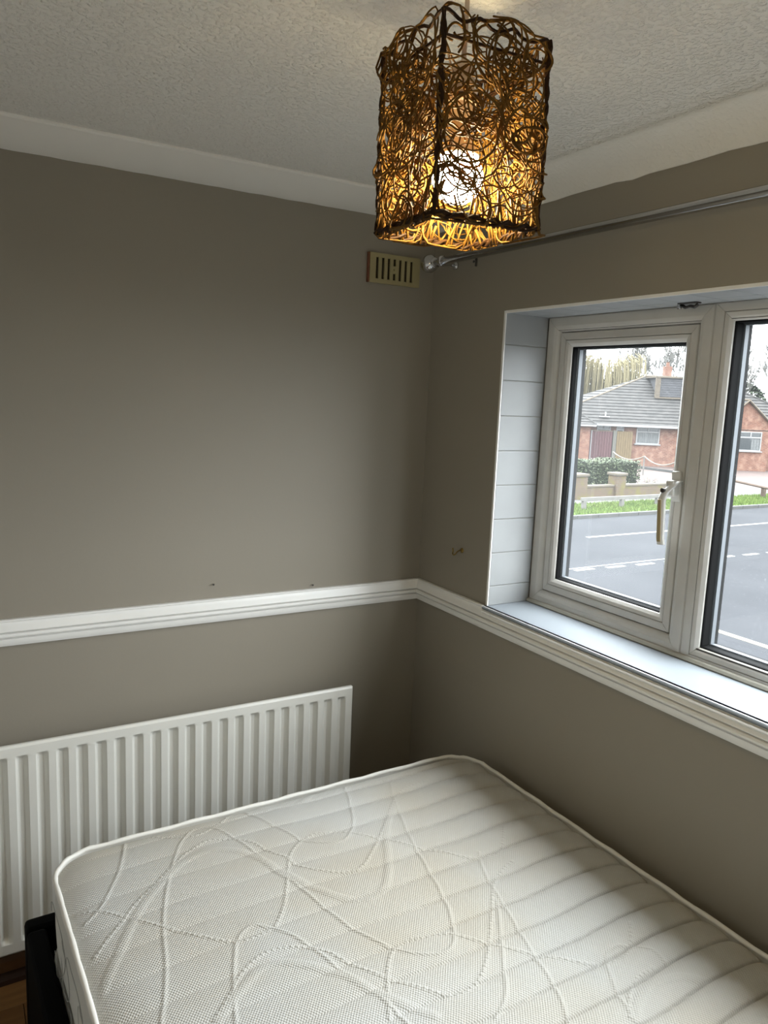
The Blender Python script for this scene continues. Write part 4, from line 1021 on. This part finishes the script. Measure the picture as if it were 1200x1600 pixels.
# side gate and fence in front of the house
gt = tag(empty('side_gate', (0, 0, 0)), 'maroon boarded double gate beside the bungalow', 'gate')
gt.location = bg_.location; gt.rotation_euler = bg_.rotation_euler
for i in range(12):
    u = -5.83 + i*0.152
    box('board', (u, u+0.140, -0.36, -0.33, 0.06, 1.98), M_GATE, gt)
box('rail', (-5.83, -4.02, -0.33, -0.28, 0.4, 0.52), M_GATE, gt); box('rail', (-5.83, -4.02, -0.33, -0.28, 1.5, 1.62), M_GATE, gt)
box('white_post', (-5.275, -5.215, -0.39, -0.36, 0.0, 2.02), M_HWHITE, gt); box('top_strip', (-5.85, -4.0, -0.38, -0.30, 1.98, 2.03), M_RIDGE, gt)
fp = tag(empty('fence_panel', bg_.location, bg_.rotation_euler[2]), 'tan vertical board fence panel beside the maroon gate', 'fence')
for i in range(7):
    u = -3.75 + i*0.132; box('board', (u, u+0.122, -0.36, -0.335, 0.05, 2.02), M_FENCE, fp)
box('post', (-3.98, -3.78, -0.40, -0.28, 0.0, 2.06), M_CONC, fp); box('rail', (-3.78, -2.83, -0.33, -0.28, 0.5, 0.6), M_FENCE, fp); box('rail', (-3.78, -2.83, -0.33, -0.28, 1.5, 1.6), M_FENCE, fp)

# ---------------------------------------------------------------- trees
M_BARK = mat('grey_brown_bark', (0.21, 0.195, 0.175), 0.9, 0.1, var=0.15, vscale=4)
M_TWIG = mat('pale_winter_twigs', (0.36, 0.35, 0.33), 0.9, 0.1, var=0.15, vscale=2)
M_WILLOW = mat('yellow_willow_strands', (0.33, 0.285, 0.165), 0.9, 0.1, col2=(0.38, 0.33, 0.20), vscale=1.0)
def bare_tree(x, y, h, seed, label, spread=0.55, levels=5, tw=0.02):
    r2 = random.Random(seed); t = tag(empty('bare_tree', (x, y, G)), label, 'tree', 'winter trees behind the bungalow')
    trunk = bmesh.new(); br = bmesh.new()
    def grow(p, d, L, r, lv):
        pts = [p]; q = p.copy(); dd = d.copy()
        for i in range(4):
            dd = (dd + Vector((r2.uniform(-.16,.16), r2.uniform(-.16,.16), r2.uniform(-0.02,.12)))).normalized(); q = q + dd*(L/4); pts.append(q.copy())
        tube(trunk if lv == 0 else br, pts, [max(r*(1-0.12*i), tw*0.7) for i in range(5)], 5 if lv < 2 else 3, cap=False)
        if lv < levels:
            for k in range(r2.choice((2, 3, 3)) if lv else 5):
                a = r2.uniform(0, 6.28); s = r2.uniform(0.3, 1.0)*spread
                nd = (dd + Vector((math.cos(a)*s, math.sin(a)*s, r2.uniform(-0.1, 0.35)))).normalized()
                grow(pts[r2.choice((2, 3, 4))], nd, L*r2.uniform(0.6, 0.82), max(r*0.58, tw), lv+1)
    grow(Vector((0, 0, 0)), Vector((0, 0, 1)), h*0.30, h*0.020, 0)
    bm_obj('trunk', trunk, M_BARK, t); o = bm_obj('branches', br, M_TWIG, t); o['kind'] = 'stuff'
bare_tree(53.5, 58.5, 14, 11, 'bare grey tree at the left edge of the casement view', 0.5, 6, 0.034)
bare_tree(62.5, 56, 13.5, 21, 'bare branching tree rising behind the bungalow ridge', 0.55, 6, 0.034)
bare_tree(72.5, 58, 14, 31, 'bare pale tree behind the chimney', 0.55, 6, 0.034)
bare_tree(54.6, 36.8, 11.5, 47, 'bare many stemmed tree seen through the fixed pane', 0.36, 6, 0.024)
bare_tree(60.5, 38.2, 14.5, 52, 'tallest bare tree at the right edge of the fixed pane', 0.36, 6, 0.026)
wi = tag(empty('willow_tree', (45.5, 43, G)), 'yellow weeping willow behind the roof of the bungalow', 'tree', 'winter trees behind the bungalow')
bm = bmesh.new(); r2 = random.Random(9)
tube(bm, [(0, 0, 0), (0.2, 0, 2), (0, 0.2, 4.2), (-0.2, 0, 6.0)], [0.3, 0.25, 0.18, 0.08], 8); bm_obj('trunk', bm, M_BARK, wi)
bm = bmesh.new()
for k in range(30):
    a = r2.uniform(0, 6.28); R_ = r2.uniform(0.8, 3.0)
    arch = [(0, 0, 4.0), (R_*0.4*math.cos(a), R_*0.4*math.sin(a), r2.uniform(5.8, 7.0)), (R_*0.8*math.cos(a), R_*0.8*math.sin(a), r2.uniform(6.2, 7.6))]
    tube(bm, arch, [0.06, 0.04, 0.025], 4, cap=False)
    for j in range(24):
        t = r2.uniform(0.3, 1.15); b = a + r2.uniform(-.35, .35); rr2 = R_*t
        top = 4.0+3.4*min(1, t*1.1)*r2.uniform(0.8, 1.05); ln = r2.uniform(1.8, 4.5)
        p = [(rr2*math.cos(b), rr2*math.sin(b), top), ((rr2+.3)*math.cos(b), (rr2+.3)*math.sin(b), top-0.2), ((rr2+.45)*math.cos(b+.02), (rr2+.45)*math.sin(b+.02), top-ln*0.5), ((rr2+.42)*math.cos(b), (rr2+.42)*math.sin(b), max(0.6, top-ln))]
        tube(bm, p, [0.026, 0.028, 0.025, 0.012], 3, cap=False)
o = bm_obj('weeping_strands', bm, M_WILLOW, wi); o['kind'] = 'stuff'
# evergreen mass behind
M_EVER = mat('dull_evergreen_leaves', (0.06, 0.085, 0.05), 0.8, 0.2, col2=(0.10, 0.12, 0.075), vscale=1.0)
for (x, y, r, h, n, lb) in ((47.5, 51, 2.5, 7.0, 1600, 'dull green evergreen tree left of the willow'), (65, 44.5, 3.6, 6.2, 2200, 'dark evergreen bush behind the gable, right of the mullion'), (53.2, 47, 2.4, 6.4, 1500, 'pale evergreen bush right of the willow')):
    s = tag(empty('evergreen_tree', (x, y, G)), lb, 'tree', 'winter trees behind the bungalow')
    def ins(r3, r=r, h=h):
        a = r3.uniform(0, 6.28); z = r3.random(); q = math.sqrt(max(0.0, 1-z*z))*r3.uniform(0.75, 1.0)
        return Vector((r*q*math.cos(a), r*q*math.sin(a), h*(0.15+0.85*z)))
    f = foliage('leaves', s, n, ins, 0.28, M_EVER, int(x)); f['kind'] = 'stuff'
    bm = bmesh.new(); tube(bm, [(0, 0, 0), (0, 0, h*0.8)], [0.18, 0.05], 7); bm_obj('trunk', bm, M_BARK, s)
